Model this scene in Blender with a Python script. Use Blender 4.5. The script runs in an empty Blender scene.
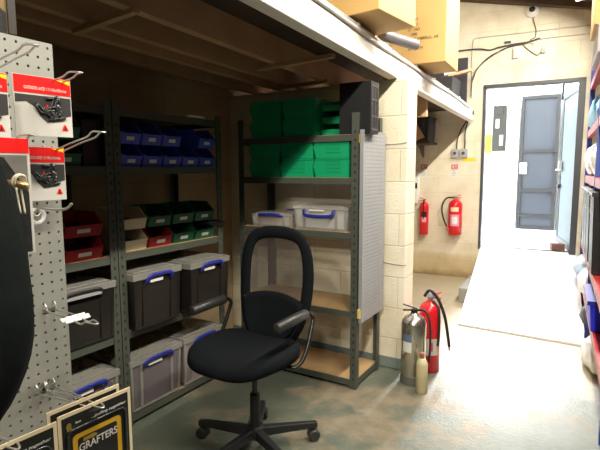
import bpy, bmesh, math, random
from mathutils import Vector, Matrix
random.seed(7)
C = bpy.context.scene.collection
PI = math.pi
def R(d): return math.radians(d)

# ------------------------------------------------------------------ camera
F = 479.0; PITCH = R(6.48); YAW = R(31.1); ROLL = R(-.19); EYE = Vector((0, 0, 1.43))
fw = Vector((-math.sin(YAW)*math.cos(PITCH), math.cos(YAW)*math.cos(PITCH), -math.sin(PITCH)))
rt = Vector((math.cos(YAW), math.sin(YAW), 0)); up = rt.cross(fw)
r2 = rt*math.cos(ROLL)+up*math.sin(ROLL); u2 = -rt*math.sin(ROLL)+up*math.cos(ROLL)
cd = bpy.data.cameras.new('camera'); cam = bpy.data.objects.new('camera', cd); C.objects.link(cam)
M = Matrix((r2, u2, -fw)).transposed().to_4x4(); M.translation = EYE
cam.matrix_world = M; cd.sensor_width = 36; cd.lens = F/600*36; cd.clip_start = .02
bpy.context.scene.camera = cam
def at(px, py, nrm, pt):
    """point of the surveyed photograph on the plane through pt with normal nrm"""
    d = fw+r2*((px-300)/F)-u2*((py-225)/F); n = Vector(nrm)
    return EYE+d*((Vector(pt)-EYE).dot(n)/d.dot(n))
SK = math.atan(.049)                       # far end of the building is skewed by this much
EX = Vector((math.cos(SK), math.sin(SK), 0)); DY = Vector((-math.sin(SK), math.cos(SK), 0))
B0 = Vector((-1.3, 6.53, 0))               # a point on the inner face of the back wall
def onback(px, py, off=0.0): return at(px, py, DY, B0-DY*off)

# ------------------------------------------------------------------ materials
def mat(name, col, rough=.6, metal=0, noise=None, bump=0, bscale=30, spec=.5, alpha=1, trans=0, emit=None, coat=0):
    m = bpy.data.materials.new(name); m.use_nodes = True; nt = m.node_tree; b = nt.nodes['Principled BSDF']
    c = (*col, 1)
    b.inputs['Base Color'].default_value = c; b.inputs['Roughness'].default_value = rough
    b.inputs['Metallic'].default_value = metal; b.inputs['Specular IOR Level'].default_value = spec
    b.inputs['Alpha'].default_value = alpha; b.inputs['Transmission Weight'].default_value = trans
    b.inputs['Coat Weight'].default_value = coat
    if emit: b.inputs['Emission Color'].default_value = (*emit[0], 1); b.inputs['Emission Strength'].default_value = emit[1]
    tc = nt.nodes.new('ShaderNodeTexCoord')
    sc, amt = noise or (18, .06)
    n = nt.nodes.new('ShaderNodeTexNoise'); n.inputs['Scale'].default_value = sc; n.inputs['Detail'].default_value = 5
    nt.links.new(tc.outputs['Object'], n.inputs['Vector'])
    hs = nt.nodes.new('ShaderNodeMix'); hs.data_type = 'RGBA'
    hs.inputs[6].default_value = tuple(x*(1-amt) for x in col)+(1,)
    hs.inputs[7].default_value = tuple(min(1, x*(1+amt)) for x in col)+(1,)
    nt.links.new(n.outputs['Fac'], hs.inputs[0]); nt.links.new(hs.outputs[2], b.inputs['Base Color'])
    if bump:
        n2 = nt.nodes.new('ShaderNodeTexNoise'); n2.inputs['Scale'].default_value = bscale; n2.inputs['Detail'].default_value = 4
        nt.links.new(tc.outputs['Object'], n2.inputs['Vector'])
        bp = nt.nodes.new('ShaderNodeBump'); bp.inputs['Strength'].default_value = bump; bp.inputs['Distance'].default_value = .01
        nt.links.new(n2.outputs['Fac'], bp.inputs['Height']); nt.links.new(bp.outputs['Normal'], b.inputs['Normal'])
    return m
def ramp(nt, src, stops):
    r = nt.nodes.new('ShaderNodeValToRGB'); e = r.color_ramp.elements
    while len(e) < len(stops): e.new(.5)
    for q, (p, c) in zip(e, stops): q.position = p; q.color = (*c, 1) if len(c) == 3 else c
    nt.links.new(src, r.inputs['Fac']); return r
def block_mat(name, ax, col, dirt=True, skirt=0, soft=.84):
    """painted concrete blocks: ax = horizontal axis of the wall in object space"""
    m = mat(name, col, .55); nt = m.node_tree; b = nt.nodes['Principled BSDF']
    tc = nt.nodes.new('ShaderNodeTexCoord'); sx = nt.nodes.new('ShaderNodeSeparateXYZ'); cx = nt.nodes.new('ShaderNodeCombineXYZ')
    nt.links.new(tc.outputs['Object'], sx.inputs[0]); nt.links.new(sx.outputs[ax], cx.inputs[0]); nt.links.new(sx.outputs['Z'], cx.inputs[1])
    br = nt.nodes.new('ShaderNodeTexBrick'); br.inputs['Scale'].default_value = 1
    br.inputs['Brick Width'].default_value = .45; br.inputs['Row Height'].default_value = .225
    br.inputs['Mortar Size'].default_value = .006; br.inputs['Mortar Smooth'].default_value = .6
    br.inputs['Color1'].default_value = (*col, 1); br.inputs['Color2'].default_value = (*[c*.965 for c in col], 1)
    br.inputs['Mortar'].default_value = (*[c*soft for c in col], 1)
    nt.links.new(cx.outputs[0], br.inputs['Vector'])
    n = nt.nodes.new('ShaderNodeTexNoise'); n.inputs['Scale'].default_value = 3.5; n.inputs['Detail'].default_value = 8
    nt.links.new(tc.outputs['Object'], n.inputs['Vector'])
    r = ramp(nt, n.outputs['Fac'], [(.3, (.86, .82, .74)), (.6, (1, 1, 1))])
    mx = nt.nodes.new('ShaderNodeMix'); mx.data_type = 'RGBA'; mx.blend_type = 'MULTIPLY'; mx.inputs[0].default_value = 1
    nt.links.new(br.outputs['Color'], mx.inputs[6]); nt.links.new(r.outputs[0], mx.inputs[7]); out = mx.outputs[2]
    if dirt:   # splash-back grime low on the wall
        ad = nt.nodes.new('ShaderNodeMath'); ad.operation = 'MULTIPLY_ADD'; ad.inputs[1].default_value = .16
        nt.links.new(n.outputs['Fac'], ad.inputs[0]); nt.links.new(sx.outputs['Z'], ad.inputs[2])
        r2_ = ramp(nt, ad.outputs[0], [(.1, (.42, .34, .22)), (.17, (.72, .62, .45)), (.36, (.84, .77, .62)), (.42, (1, 1, 1))])
        mz = nt.nodes.new('ShaderNodeMix'); mz.data_type = 'RGBA'; mz.blend_type = 'MULTIPLY'; mz.inputs[0].default_value = 1
        nt.links.new(out, mz.inputs[6]); nt.links.new(r2_.outputs[0], mz.inputs[7]); out = mz.outputs[2]
    if skirt:  # grey painted band along the floor
        lt = nt.nodes.new('ShaderNodeMath'); lt.operation = 'LESS_THAN'; lt.inputs[1].default_value = skirt
        nt.links.new(sx.outputs['Z'], lt.inputs[0])
        mz = nt.nodes.new('ShaderNodeMix'); mz.data_type = 'RGBA'; mz.inputs[7].default_value = (.2, .24, .22, 1)
        nt.links.new(lt.outputs[0], mz.inputs[0]); nt.links.new(out, mz.inputs[6]); out = mz.outputs[2]
    nt.links.new(out, b.inputs['Base Color'])
    bp = nt.nodes.new('ShaderNodeBump'); bp.inputs['Strength'].default_value = .5; bp.inputs['Distance'].default_value = .006
    n3 = nt.nodes.new('ShaderNodeTexNoise'); n3.inputs['Scale'].default_value = 60; nt.links.new(tc.outputs['Object'], n3.inputs['Vector'])
    sb = nt.nodes.new('ShaderNodeMath'); sb.operation = 'MULTIPLY_ADD'; sb.inputs[1].default_value = -1.2
    nt.links.new(br.outputs['Fac'], sb.inputs[0]); nt.links.new(n3.outputs['Fac'], sb.inputs[2])
    nt.links.new(sb.outputs[0], bp.inputs['Height']); nt.links.new(bp.outputs['Normal'], b.inputs['Normal'])
    return m
def floor_mat():
    m = mat('painted_concrete', (.2, .22, .16), .4); nt = m.node_tree; b = nt.nodes['Principled BSDF']
    tc = nt.nodes.new('ShaderNodeTexCoord')
    def noise(s, d=8, ro=.6):
        n = nt.nodes.new('ShaderNodeTexNoise'); n.inputs['Scale'].default_value = s; n.inputs['Detail'].default_value = d; n.inputs['Roughness'].default_value = ro
        nt.links.new(tc.outputs['Object'], n.inputs['Vector']); return n.outputs['Fac']
    base = ramp(nt, noise(2.2), [(.3, (.075, .092, .07)), (.55, (.115, .132, .10)), (.75, (.13, .137, .10))])
    wear = ramp(nt, noise(1.7, 10, .7), [(.49, (0, 0, 0)), (.58, (1, 1, 1))])
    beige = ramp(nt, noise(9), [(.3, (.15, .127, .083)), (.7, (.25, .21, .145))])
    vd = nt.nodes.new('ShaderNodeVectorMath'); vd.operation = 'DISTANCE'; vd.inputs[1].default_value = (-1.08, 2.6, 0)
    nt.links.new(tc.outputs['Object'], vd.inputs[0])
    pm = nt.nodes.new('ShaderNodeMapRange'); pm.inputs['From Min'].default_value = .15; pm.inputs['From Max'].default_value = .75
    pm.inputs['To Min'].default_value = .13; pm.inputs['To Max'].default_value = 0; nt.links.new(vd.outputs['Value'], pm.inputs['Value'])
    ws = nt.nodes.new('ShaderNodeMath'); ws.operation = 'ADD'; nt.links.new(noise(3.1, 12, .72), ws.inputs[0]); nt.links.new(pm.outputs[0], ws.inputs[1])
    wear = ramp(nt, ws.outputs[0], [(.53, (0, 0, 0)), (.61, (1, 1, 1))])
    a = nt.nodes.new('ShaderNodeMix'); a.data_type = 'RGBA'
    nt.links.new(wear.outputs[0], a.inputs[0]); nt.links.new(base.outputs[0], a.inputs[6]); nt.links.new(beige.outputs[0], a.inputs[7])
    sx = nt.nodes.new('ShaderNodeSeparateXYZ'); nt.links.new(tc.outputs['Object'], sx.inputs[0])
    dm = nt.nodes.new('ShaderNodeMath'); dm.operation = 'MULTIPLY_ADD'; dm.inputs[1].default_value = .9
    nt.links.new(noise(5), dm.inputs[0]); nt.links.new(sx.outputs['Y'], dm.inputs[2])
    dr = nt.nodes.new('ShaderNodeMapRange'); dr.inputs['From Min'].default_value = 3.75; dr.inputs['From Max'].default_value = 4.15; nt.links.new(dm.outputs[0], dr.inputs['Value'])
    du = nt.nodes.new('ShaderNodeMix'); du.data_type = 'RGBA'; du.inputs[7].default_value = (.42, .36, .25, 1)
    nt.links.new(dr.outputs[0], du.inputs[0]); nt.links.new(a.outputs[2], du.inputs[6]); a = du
    flake = ramp(nt, noise(26, 6, .7), [(.66, (0, 0, 0)), (.7, (1, 1, 1))])
    c = nt.nodes.new('ShaderNodeMix'); c.data_type = 'RGBA'; c.inputs[7].default_value = (.36, .33, .28, 1)
    nt.links.new(flake.outputs[0], c.inputs[0]); nt.links.new(a.outputs[2], c.inputs[6]); nt.links.new(c.outputs[2], b.inputs['Base Color'])
    rr = ramp(nt, wear.outputs[0], [(0, (.33, .33, .33)), (1, (.5, .5, .5))]); nt.links.new(rr.outputs[0], b.inputs['Roughness'])
    bp = nt.nodes.new('ShaderNodeBump'); bp.inputs['Strength'].default_value = .6; bp.inputs['Distance'].default_value = .012
    nt.links.new(noise(38, 9, .75), bp.inputs['Height']); nt.links.new(bp.outputs['Normal'], b.inputs['Normal'])
    return m
CREAM = (.87, .8, .64)
m_wx = block_mat('cream_blocks_x', 'X', CREAM, False, .085)
m_wback = block_mat('cream_blocks_back', 'X', (.78, .72, .57), True, soft=.94)
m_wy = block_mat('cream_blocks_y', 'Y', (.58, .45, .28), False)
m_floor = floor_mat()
m_ramp = mat('pale_concrete', (.72, .71, .68), .5, noise=(6, .12), bump=.3)
m_steel = mat('grey_green_steel', (.075, .084, .067), .5, .2, noise=(8, .12))
m_mdf = mat('chipboard', (.42, .27, .13), .6, noise=(12, .25))
m_timber = mat('rough_timber', (.45, .27, .15), .7, noise=(5, .3), bump=.2)
m_dark_timber = mat('dark_timber', (.09, .055, .032), .8, noise=(5, .3))
m_white = mat('white_paint', (.85, .84, .8), .5, noise=(6, .05))
m_lintel = mat('white_painted_beam', (.84, .81, .75), .5, noise=(5, .07), bump=.2)
m_grey = mat('grey_plastic', (.38, .38, .39), .5)
m_black = mat('black_plastic', (.012, .012, .013), .42)
m_rubber = mat('black_rubber', (.015, .015, .016), .6)
m_fabric = mat('black_fabric', (.0065, .008, .010), .95, noise=(120, .4), bump=.4, bscale=250, spec=.12)
m_chrome = mat('chrome', (.72, .71, .68), .22, 1)
m_zinc = mat('zinc_wire', (.62, .61, .58), .3, .9)
m_peg = mat('grey_pegboard', (.26, .26, .232), .5, .1, noise=(9, .1))
m_panel = mat('pale_grey_panel', (.33, .345, .365), .45, .2, noise=(10, .08))
m_red = mat('red_plastic', (.36, .015, .022), .4)
m_cream_pl = mat('cream_plastic', (.78, .68, .48), .45)
m_green = mat('green_plastic', (.004, .3, .12), .42)
m_dgreen = mat('bottle_green_plastic', (.008, .11, .055), .42)
m_blue = mat('blue_plastic', (.05, .08, .58), .4)
m_bright_blue = mat('bright_blue_plastic', (.018, .025, .26), .35)
m_label = mat('paper_label', (.7, .7, .66), .6)
m_extred = mat('extinguisher_red', (.66, .012, .02), .28, coat=.4)
m_silver = mat('polished_steel', (.62, .58, .5), .25, .95)
m_tan = mat('tan_enamel', (.55, .48, .28), .5, noise=(14, .25))
m_card = mat('cardboard', (.5, .32, .115), .7, noise=(4, .08))
m_card_in = mat('brown_cardboard', (.5, .32, .18), .7, noise=(4, .1))
m_redcard = mat('red_print', (.78, .012, .012), .35)
m_whitecard = mat('white_print', (.52, .5, .46), .35)
m_blackcard = mat('black_print', (.012, .012, .011), .4)
m_greyprint = mat('grey_print', (.022, .02, .018), .6, noise=(25, .5))
m_photo = mat('dark_photo_print', (.02, .02, .02), .35, noise=(60, .9))
m_creamcard = mat('cream_card_edge', (.66, .55, .36), .55)
m_yellow = mat('yellow_print', (.5, .28, .015), .45)
m_yellow_bright = mat('yellow_sticker', (.85, .62, .02), .5)
m_gold = mat('dull_gold_print', (.25, .17, .03), .5)
m_brass = mat('brass', (.45, .32, .14), .35, .8)
m_cord = mat('cream_cord', (.72, .65, .5), .8)
m_coat = mat('dark_green_cloth', (.006, .008, .0078), .9, noise=(7, .5), bump=.5, bscale=14, spec=.08)
m_frame = mat('grey_painted_frame', (.05, .054, .062), .4, noise=(10, .1))
m_gate = mat('gate_sheet', (.055, .064, .085), .35, .2, noise=(2, .15))
m_gateframe = mat('gate_frame', (.022, .022, .025), .5)
m_leaf = mat('pale_blue_door', (.10, .14, .16), .5, noise=(3, .1))
m_outside = mat('white_render', (.8, .79, .76), .7, noise=(3, .06))
m_ground = mat('pale_yard_concrete', (.66, .65, .62), .7, noise=(3, .1))
m_board = mat('dark_grey_board', (.045, .045, .055), .6)
m_rackblue = mat('rack_blue', (.03, .07, .33), .4)
m_rackred = mat('rack_red_orange', (.5, .03, .02), .4)
m_cyan = mat('cyan_wrap', (.005, .2, .36), .4, noise=(30, .6))
m_bag = mat('white_polythene', (.82, .83, .84), .3, bump=.6, bscale=25)
m_bluebag = mat('pale_blue_polythene', (.45, .6, .8), .3, noise=(22, .4), bump=.5, bscale=25)
m_stripe = mat('white_stripe', (.8, .8, .8), .5)
m_pink = mat('pinkish_contents', (.5, .2, .16), .6, noise=(14, .3))
m_mauve = mat('mauve_contents', (.11, .08, .1), .7, noise=(8, .4))
m_palecontent = mat('pale_contents', (.5, .42, .4), .7, noise=(8, .25))
m_cable = mat('grey_cable', (.06, .06, .065), .5)
m_pipe = mat('grey_conduit', (.45, .43, .4), .4, .3)
m_tape = mat('grey_tape', (.32, .31, .33), .45)
m_brick = mat('red_brown_brick', (.2, .1, .08), .8)
m_lampbody = mat('lamp_body', (.8, .8, .8), .5)
def clear(name, col, a, rough=.25):
    m = bpy.data.materials.new(name); m.use_nodes = True; nt = m.node_tree; b = nt.nodes['Principled BSDF']
    b.inputs['Base Color'].default_value = (*col, 1); b.inputs['Roughness'].default_value = rough
    n = nt.nodes.new('ShaderNodeTexNoise'); n.inputs['Scale'].default_value = 9
    tc = nt.nodes.new('ShaderNodeTexCoord'); nt.links.new(tc.outputs['Object'], n.inputs['Vector'])
    mr = nt.nodes.new('ShaderNodeMapRange'); mr.inputs['To Min'].default_value = a-.02; mr.inputs['To Max'].default_value = a+.02
    nt.links.new(n.outputs['Fac'], mr.inputs['Value']); nt.links.new(mr.outputs[0], b.inputs['Alpha'])
    return m
m_clear = clear('clear_plastic', (.31, .28, .285), .25)
m_clearlid = clear('clear_lid_plastic', (.34, .33, .295), .6)
m_clearbright = clear('bright_clear_plastic', (.66, .65, .6), .4)
m_smoke = clear('smoked_plastic', (.018, .016, .014), .9)
m_net = clear('chair_net', (.075, .06, .05), .62, .8)
m_acrylic = clear('clear_acrylic', (.8, .8, .8), .4, .1)

# ------------------------------------------------------------------ geometry helpers
class MB:
    def __init__(s, origin=(0, 0, 0), rot=0):
        s.bm = bmesh.new(); s.M = Matrix.Rotation(-rot, 4, 'Z') @ Matrix.Translation(-Vector(origin))
    def v(s, p): return s.bm.verts.new(s.M @ Vector(p))
    def f(s, vs):
        try: return s.bm.faces.new(vs)
        except ValueError: return None
    def box(s, x0, x1, y0, y1, z0, z1, tx=0, ty=0):
        """tx/ty: how much the bottom is drawn in on every side"""
        b = [s.v((x, y, z0)) for x, y in ((x0+tx, y0+ty), (x1-tx, y0+ty), (x1-tx, y1-ty), (x0+tx, y1-ty))]
        t = [s.v((x, y, z1)) for x, y in ((x0, y0), (x1, y0), (x1, y1), (x0, y1))]
        s.f(b[::-1]); s.f(t)
        for i in range(4): s.f((b[i], b[(i+1) % 4], t[(i+1) % 4], t[i]))
        return s
    def prism(s, pts, axis, a0, a1):
        """polygon pts in the two other axes (in xyz order), extruded along axis"""
        def mk(p, a):
            q = list(p); q.insert(axis, a); return s.v(q)
        A = [mk(p, a0) for p in pts]; B = [mk(p, a1) for p in pts]; n = len(pts)
        s.f(A); s.f(B[::-1])
        for i in range(n): s.f((A[i], B[i], B[(i+1) % n], A[(i+1) % n]))
        return s
    def slab(s, quad, off):
        A = [s.v(p) for p in quad]; B = [s.v(Vector(p)+Vector(off)) for p in quad]; n = len(A)
        s.f(A); s.f(B[::-1])
        for i in range(n): s.f((A[i], B[i], B[(i+1) % n], A[(i+1) % n]))
        return s
    def bar(s, a, b, w, h, upv=(0, 0, 1)):
        a = Vector(a); b = Vector(b); d = (b-a).normalized(); sd = d.cross(Vector(upv)).normalized(); u = sd.cross(d)
        q = [sd*(i*w/2)+u*(j*h/2) for i, j in ((-1, -1), (1, -1), (1, 1), (-1, 1))]
        A = [s.v(a+o) for o in q]; B = [s.v(b+o) for o in q]
        s.f(A[::-1]); s.f(B)
        for i in range(4): s.f((A[i], A[(i+1) % 4], B[(i+1) % 4], B[i]))
        return s
    def tube(s, pts, r, n=8, closed=False, flat=None):
        """flat=(wide,thick,upvec): elliptical section"""
        pts = [Vector(p) for p in pts]; N = len(pts); rings = []; prev = None
        for i, p in enumerate(pts):
            if closed: d = pts[(i+1) % N]-pts[i-1]
            else: d = pts[min(i+1, N-1)]-pts[max(i-1, 0)]
            d.normalize()
            if flat: u = Vector(flat[2])
            elif prev is None: u = Vector((0, 0, 1)) if abs(d.z) < .9 else Vector((1, 0, 0))
            else: u = prev
            u = (u-d*u.dot(d)).normalized(); w = d.cross(u); prev = u
            rr = r[i] if isinstance(r, (list, tuple)) else r
            a, b = (flat[0], flat[1]) if flat else (rr, rr)
            rings.append([s.v(p+w*(a*math.cos(2*PI*k/n))+u*(b*math.sin(2*PI*k/n))) for k in range(n)])
        for i in range(N if closed else N-1):
            A = rings[i]; B = rings[(i+1) % N]
            for k in range(n): s.f((A[k], A[(k+1) % n], B[(k+1) % n], B[k]))
        if not closed: s.f(rings[0][::-1]); s.f(rings[-1])
        return s
    def lathe(s, c, prof, n=24, axis='Z'):
        c = Vector(c); rings = []
        for r, z in prof:
            rr = []
            for k in range(n):
                a = 2*PI*k/n
                o = {'Z': (r*math.cos(a), r*math.sin(a), z), 'X': (z, r*math.cos(a), r*math.sin(a)), 'Y': (r*math.cos(a), z, r*math.sin(a))}[axis]
                rr.append(s.v(c+Vector(o)))
            rings.append(rr)
        for A, B in zip(rings, rings[1:]):
            for k in range(n): s.f((A[k], A[(k+1) % n], B[(k+1) % n], B[k]))
        s.f(rings[0][::-1]); s.f(rings[-1]); return s
    def grid(s, fn, nu, nv):
        g = [[s.v(fn(i/nu, j/nv)) for j in range(nv+1)] for i in range(nu+1)]
        for i in range(nu):
            for j in range(nv): s.f((g[i][j], g[i+1][j], g[i+1][j+1], g[i][j+1]))
        return s
    def build(s, name, m, parent=None, smooth=False, bevel=0, seg=2, solid=0, sub=0):
        bmesh.ops.remove_doubles(s.bm, verts=s.bm.verts, dist=1e-6)
        bmesh.ops.recalc_face_normals(s.bm, faces=s.bm.faces)
        me = bpy.data.meshes.new(name); s.bm.to_mesh(me); s.bm.free()
        o = bpy.data.objects.new(name, me); C.objects.link(o); me.materials.append(m)
        if smooth:
            for p in me.polygons: p.use_smooth = True
        if solid: q = o.modifiers.new('s', 'SOLIDIFY'); q.thickness = solid
        if bevel:
            q = o.modifiers.new('b', 'BEVEL'); q.width = bevel; q.segments = seg; q.limit_method = 'ANGLE'; q.angle_limit = R(35)
        if sub: q = o.modifiers.new('u', 'SUBSURF'); q.levels = sub; q.render_levels = sub
        if parent: o.parent = parent
        return o
def curve(pts, n=6):
    """Catmull-Rom through pts"""
    P = [Vector(p) for p in pts]; P = [P[0]*2-P[1]]+P+[P[-1]*2-P[-2]]; out = []
    for i in range(1, len(P)-2):
        a, b, c, d = P[i-1:i+3]
        for k in range(n):
            t = k/n
            out.append(.5*((2*b)+(c-a)*t+(2*a-5*b+4*c-d)*t*t+(3*b-a-3*c+d)*t**3))
    out.append(P[-2]); return out
def tag(o, label, cat, group=None, kind=None):
    if label: o['label'] = label
    if cat: o['category'] = cat
    if group: o['group'] = group
    if kind: o['kind'] = kind
    return o
def thing(name, label, cat, loc=(0, 0, 0), rz=0, group=None):
    o = bpy.data.objects.new(name, None); C.objects.link(o); o.location = loc; o.rotation_euler = (0, 0, rz)
    o.empty_display_size = .1
    return tag(o, label, cat, group)
def struct(name, mb, m, **k): return tag(mb.build(name, m, **k), None, None, None, 'structure')
def dup(root, loc, rz=None, label=None, group=None, mats=None):
    def cp(o, par):
        c = o.copy(); C.objects.link(c); c.parent = par
        if mats and o.type == 'MESH' and o.data.materials and o.data.materials[0] in mats:
            c.data = o.data.copy(); c.data.materials[0] = mats[o.data.materials[0]]
        for ch in kids[o]: cp(ch, c)
        return c
    kids = {}
    def walk(o):
        kids[o] = [c for c in C.objects if c.parent == o]
        for c in kids[o]: walk(c)
    walk(root); r = cp(root, None); r.location = loc
    if rz is not None: r.rotation_euler = (0, 0, rz)
    if label: r['label'] = label
    if group: r['group'] = group
    return r
def text(name, s, size, m, mw, parent=None, shear=0, bold=0, width=None, align='LEFT', ext=.0004):
    """flat lettering as a mesh; mw = 4x4 placing the text plane (x right, y up, z out)"""
    cu = bpy.data.curves.new(name, 'FONT'); cu.body = s; cu.size = size; cu.shear = shear; cu.offset = bold; cu.align_x = align; cu.extrude = ext
    t = bpy.data.objects.new(name+'_tmp', cu); C.objects.link(t)
    me = bpy.data.meshes.new_from_object(t.evaluated_get(bpy.context.evaluated_depsgraph_get()))
    bpy.data.objects.remove(t); bpy.data.curves.remove(cu)
    if width and me.vertices:
        xs = [v.co.x for v in me.vertices]; k = width/(max(xs)-min(xs)); x0 = min(xs)
        for v in me.vertices: v.co.x = (v.co.x-x0)*k
    me.transform(mw); me.materials.clear(); me.materials.append(m)
    o = bpy.data.objects.new(name, me); C.objects.link(o)
    if parent: o.parent = parent
    return o
def plane_mx(o, xdir, ydir=(0, 0, 1)):
    x = Vector(xdir).normalized(); y = Vector(ydir).normalized(); z = x.cross(y)
    m = Matrix((x, y, z)).transposed().to_4x4(); m.translation = Vector(o); return m

# ------------------------------------------------------------------ the setting
XL = -2.62                                   # left wall
def xlint(y): return -1.152-.049*(y-3.2)     # room-side face of the white beam
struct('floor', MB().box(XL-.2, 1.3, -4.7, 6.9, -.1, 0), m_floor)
struct('wall_left', MB().box(XL-.2, XL, -4.7, 6.9, 0, 3.9), m_wy)
struct('wall_right', MB().box(1.0, 1.2, -4.7, 6.9, 0, 3.9), mat('grey_wall_paint', (.05, .048, .045), .7))
struct('wall_near', MB().box(XL, 1.0, -4.7, -4.5, 0, 3.9), mat('brown_wall_paint', (.06, .05, .04), .7))
struct('wall_partition', MB().box(XL, -1.075, 3.2, 3.39, 0, 2.045), m_wx, bevel=.006)
w = MB(B0, SK)
o = MB()
o.box(-1.5, .086, 0, .24, 0, 3.9); o.box(1.178, 2.5, 0, .24, 0, 3.9); o.box(.086, 1.178, 0, .24, 2.475, 3.9); o.box(.086, 1.178, 0, .24, 0, .41)
wb = struct('wall_back', o, m_wback); wb.location = B0; wb.rotation_euler = (0, 0, SK)
o = MB()
for a, b in ((.088, .116), (1.13, 1.2)): o.box(a, b, -.012, .1, .40 if a < .5 else .3, 2.49)
o.box(.088, 1.2, -.012, .1, 2.45, 2.49)
fr = struct('trim_1', o, m_frame, bevel=.004); fr.location = B0; fr.rotation_euler = (0, 0, SK)
# roof slopes down to the right; purlin on the back wall
q = [(XL-.2, -4.7, 3.42-.23*(XL-.2+.68)), (1.2, -4.7, 3.42-.23*1.88), (1.2, 6.75, 3.42-.23*1.88), (XL-.2, 6.75, 3.42-.23*(XL-.2+.68))]
struct('ceiling', MB().slab(q, (0, 0, .1)), mat('brown_roof_boards', (.06, .045, .03), .8, noise=(4, .2)))
a = Vector((XL, 6.40, 3.42-.23*(XL+.68)-.03)); b = Vector((.95, 6.52, 3.42-.23*1.63-.03))
struct('trim_2', MB().bar(a, b, .1, .07), m_dark_timber)
# mezzanine: beam, joists, deck
def lint_pts(off, z): return [(xlint(y)-off, y, z) for y in (-1.5, 6.48)]
def skew_beam(off0, off1, z0, z1, y0=-4.4, y1=6.46):
    m = MB()
    m.slab([(xlint(y0)-off0, y0, z0), (xlint(y0)-off1, y0, z0), (xlint(y1)-off1, y1, z0), (xlint(y1)-off0, y1, z0)], (0, 0, z1-z0))
    return m
struct('trim_3', skew_beam(0, .075, 2.05, 2.205), m_lintel, bevel=.006)
struct('mezzanine_deck', MB().slab([(XL, -4.4, 2.2), (xlint(-4.4)-.06, -4.4, 2.2), (xlint(6.46)-.06, 6.46, 2.2), (XL, 6.46, 2.2)], (0, 0, .05)), mat('stained_deck_boards', (.045, .028, .016), .85, noise=(4, .3)))
for i, off in enumerate((.48, .79, .97, 1.24)):
    struct('mezzanine_joist', skew_beam(off, off+.05, 2.06 if i else 2.052, 2.199, y1=5.4), m_timber)
for (x0, x1, y, z) in ((-2.0, -1.53, 1.38, 2.045), (-1.75, -1.21, 2.42, 2.04), (-2.1, -1.6, 3.1, 2.05)):
    struct('mezzanine_batten', MB().bar((x0, y, z), (x1, y-.06, z), .03, .022), m_timber)
# ramp up to the door
rl = MB()
A = [(-.975, 4.45), (.045, 4.40), (-.085, 6.6), (-1.185, 6.53)]
vt = [rl.v((A[0][0], A[0][1], .018)), rl.v((A[1][0], A[1][1], .018)), rl.v((A[2][0], A[2][1], .415)), rl.v((A[3][0], A[3][1], .415))]
vb = [rl.v((x, y, 0.001)) for x, y in A]
rl.f(vt); rl.f(vb[::-1])
for i in range(4): rl.f((vb[i], vb[(i+1) % 4], vt[(i+1) % 4], vt[i]))
struct('door_ramp', rl, m_ramp)
struct('yard_ground', MB().box(-8, 6, 6.72, 16, .2, .41), m_ground)
struct('wall_yard', MB().box(-7, -1.09, 9.15, 9.35, .41, 2.5).box(-.44, 5, 9.15, 9.35, .41, 2.5).box(-1.09, -.44, 9.15, 9.35, 2.69, 2.72).box(-1.09, -.44, 9.3, 9.35, .41, 2.69), m_outside)

# ------------------------------------------------------------------ lamps of the room, added floods, daylight
for i, y in enumerate((1.3, 3.4, 5.2)):
    x = -.05-.049*(y-3.2); z = 3.16
    t = thing('ceiling_lamp', ['white batten lamp on the roof above the camera', 'white batten lamp on the roof between the other two', 'white batten lamp on the roof nearest the open door'][i], 'lamp', (x, y, z), SK, 'batten lamps over the aisle')
    MB().box(-.05, .05, -.78, .78, .012, .08).build('lamp_body', m_lampbody, t, bevel=.01)
    MB().box(-.012, .012, -.6, .6, .08, .2).build('bracket', m_lampbody, t)
    L = bpy.data.lights.new('tube_light', 'AREA'); L.shape = 'RECTANGLE'; L.size = .05; L.size_y = 1.5; L.energy = (105, 115, 80)[i]; L.color = (1, .93, .8)
    lo = bpy.data.objects.new('tube_light', L); C.objects.link(lo); lo.location = (x, y, z); lo.rotation_euler = (0, R(42), SK)
for y, e, lab in ((-.7, 34, 'nearest the camera'), (-2.1, 50, 'in the middle of the three'), (-3.5, 75, 'farthest behind the camera')):  # unseen frontal light, built as three added floods to soften the chair's shadow
    c = Vector((-.05-.049*(y-3.2), y, 3.12))
    t = thing('added_flood', 'unseen flood light added under the roof, '+lab, 'lamp', c, 0, 'added flood lights behind the camera')
    aim = (Vector((-1.3, 3.2, 1.1))-c).normalized(); qm = aim.to_track_quat('-Z', 'Y')
    fb = MB().box(-.14, .14, -.11, .11, .01, .06).build('lamp_body', m_lampbody, t, bevel=.01); fb.rotation_euler = qm.to_euler()
    MB().box(-.01, .01, -.01, .01, .03, 3.42-.23*(c.x+.68)-c.z-.012).build('bracket', m_lampbody, t)
    L = bpy.data.lights.new('added_flood_beam', 'AREA'); L.shape = 'RECTANGLE'; L.size = .16; L.size_y = .2; L.energy = e; L.color = (1, .93, .8)
    lo = bpy.data.objects.new('added_flood_beam', L); C.objects.link(lo); lo.location = c; lo.rotation_euler = qm.to_euler()
S = bpy.data.lights.new('sun', 'SUN'); S.energy = 10; S.angle = R(12); S.color = (1, .98, .95)
so = bpy.data.objects.new('sun', S); C.objects.link(so)
sd = Vector((.085*math.cos(R(31)), -math.cos(R(31)), -math.sin(R(31)))).normalized()
so.rotation_euler = sd.to_track_quat('-Z', 'Y').to_euler()
W = bpy.data.worlds.new('world'); bpy.context.scene.world = W; W.use_nodes = True
bg = W.node_tree.nodes['Background']; bg.inputs[0].default_value = (.8, .9, 1, 1); bg.inputs[1].default_value = 10.5
vs = bpy.context.scene.view_settings; vs.view_transform = 'Standard'; vs.look = 'None'; vs.exposure = 0; vs.gamma = 1

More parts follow.
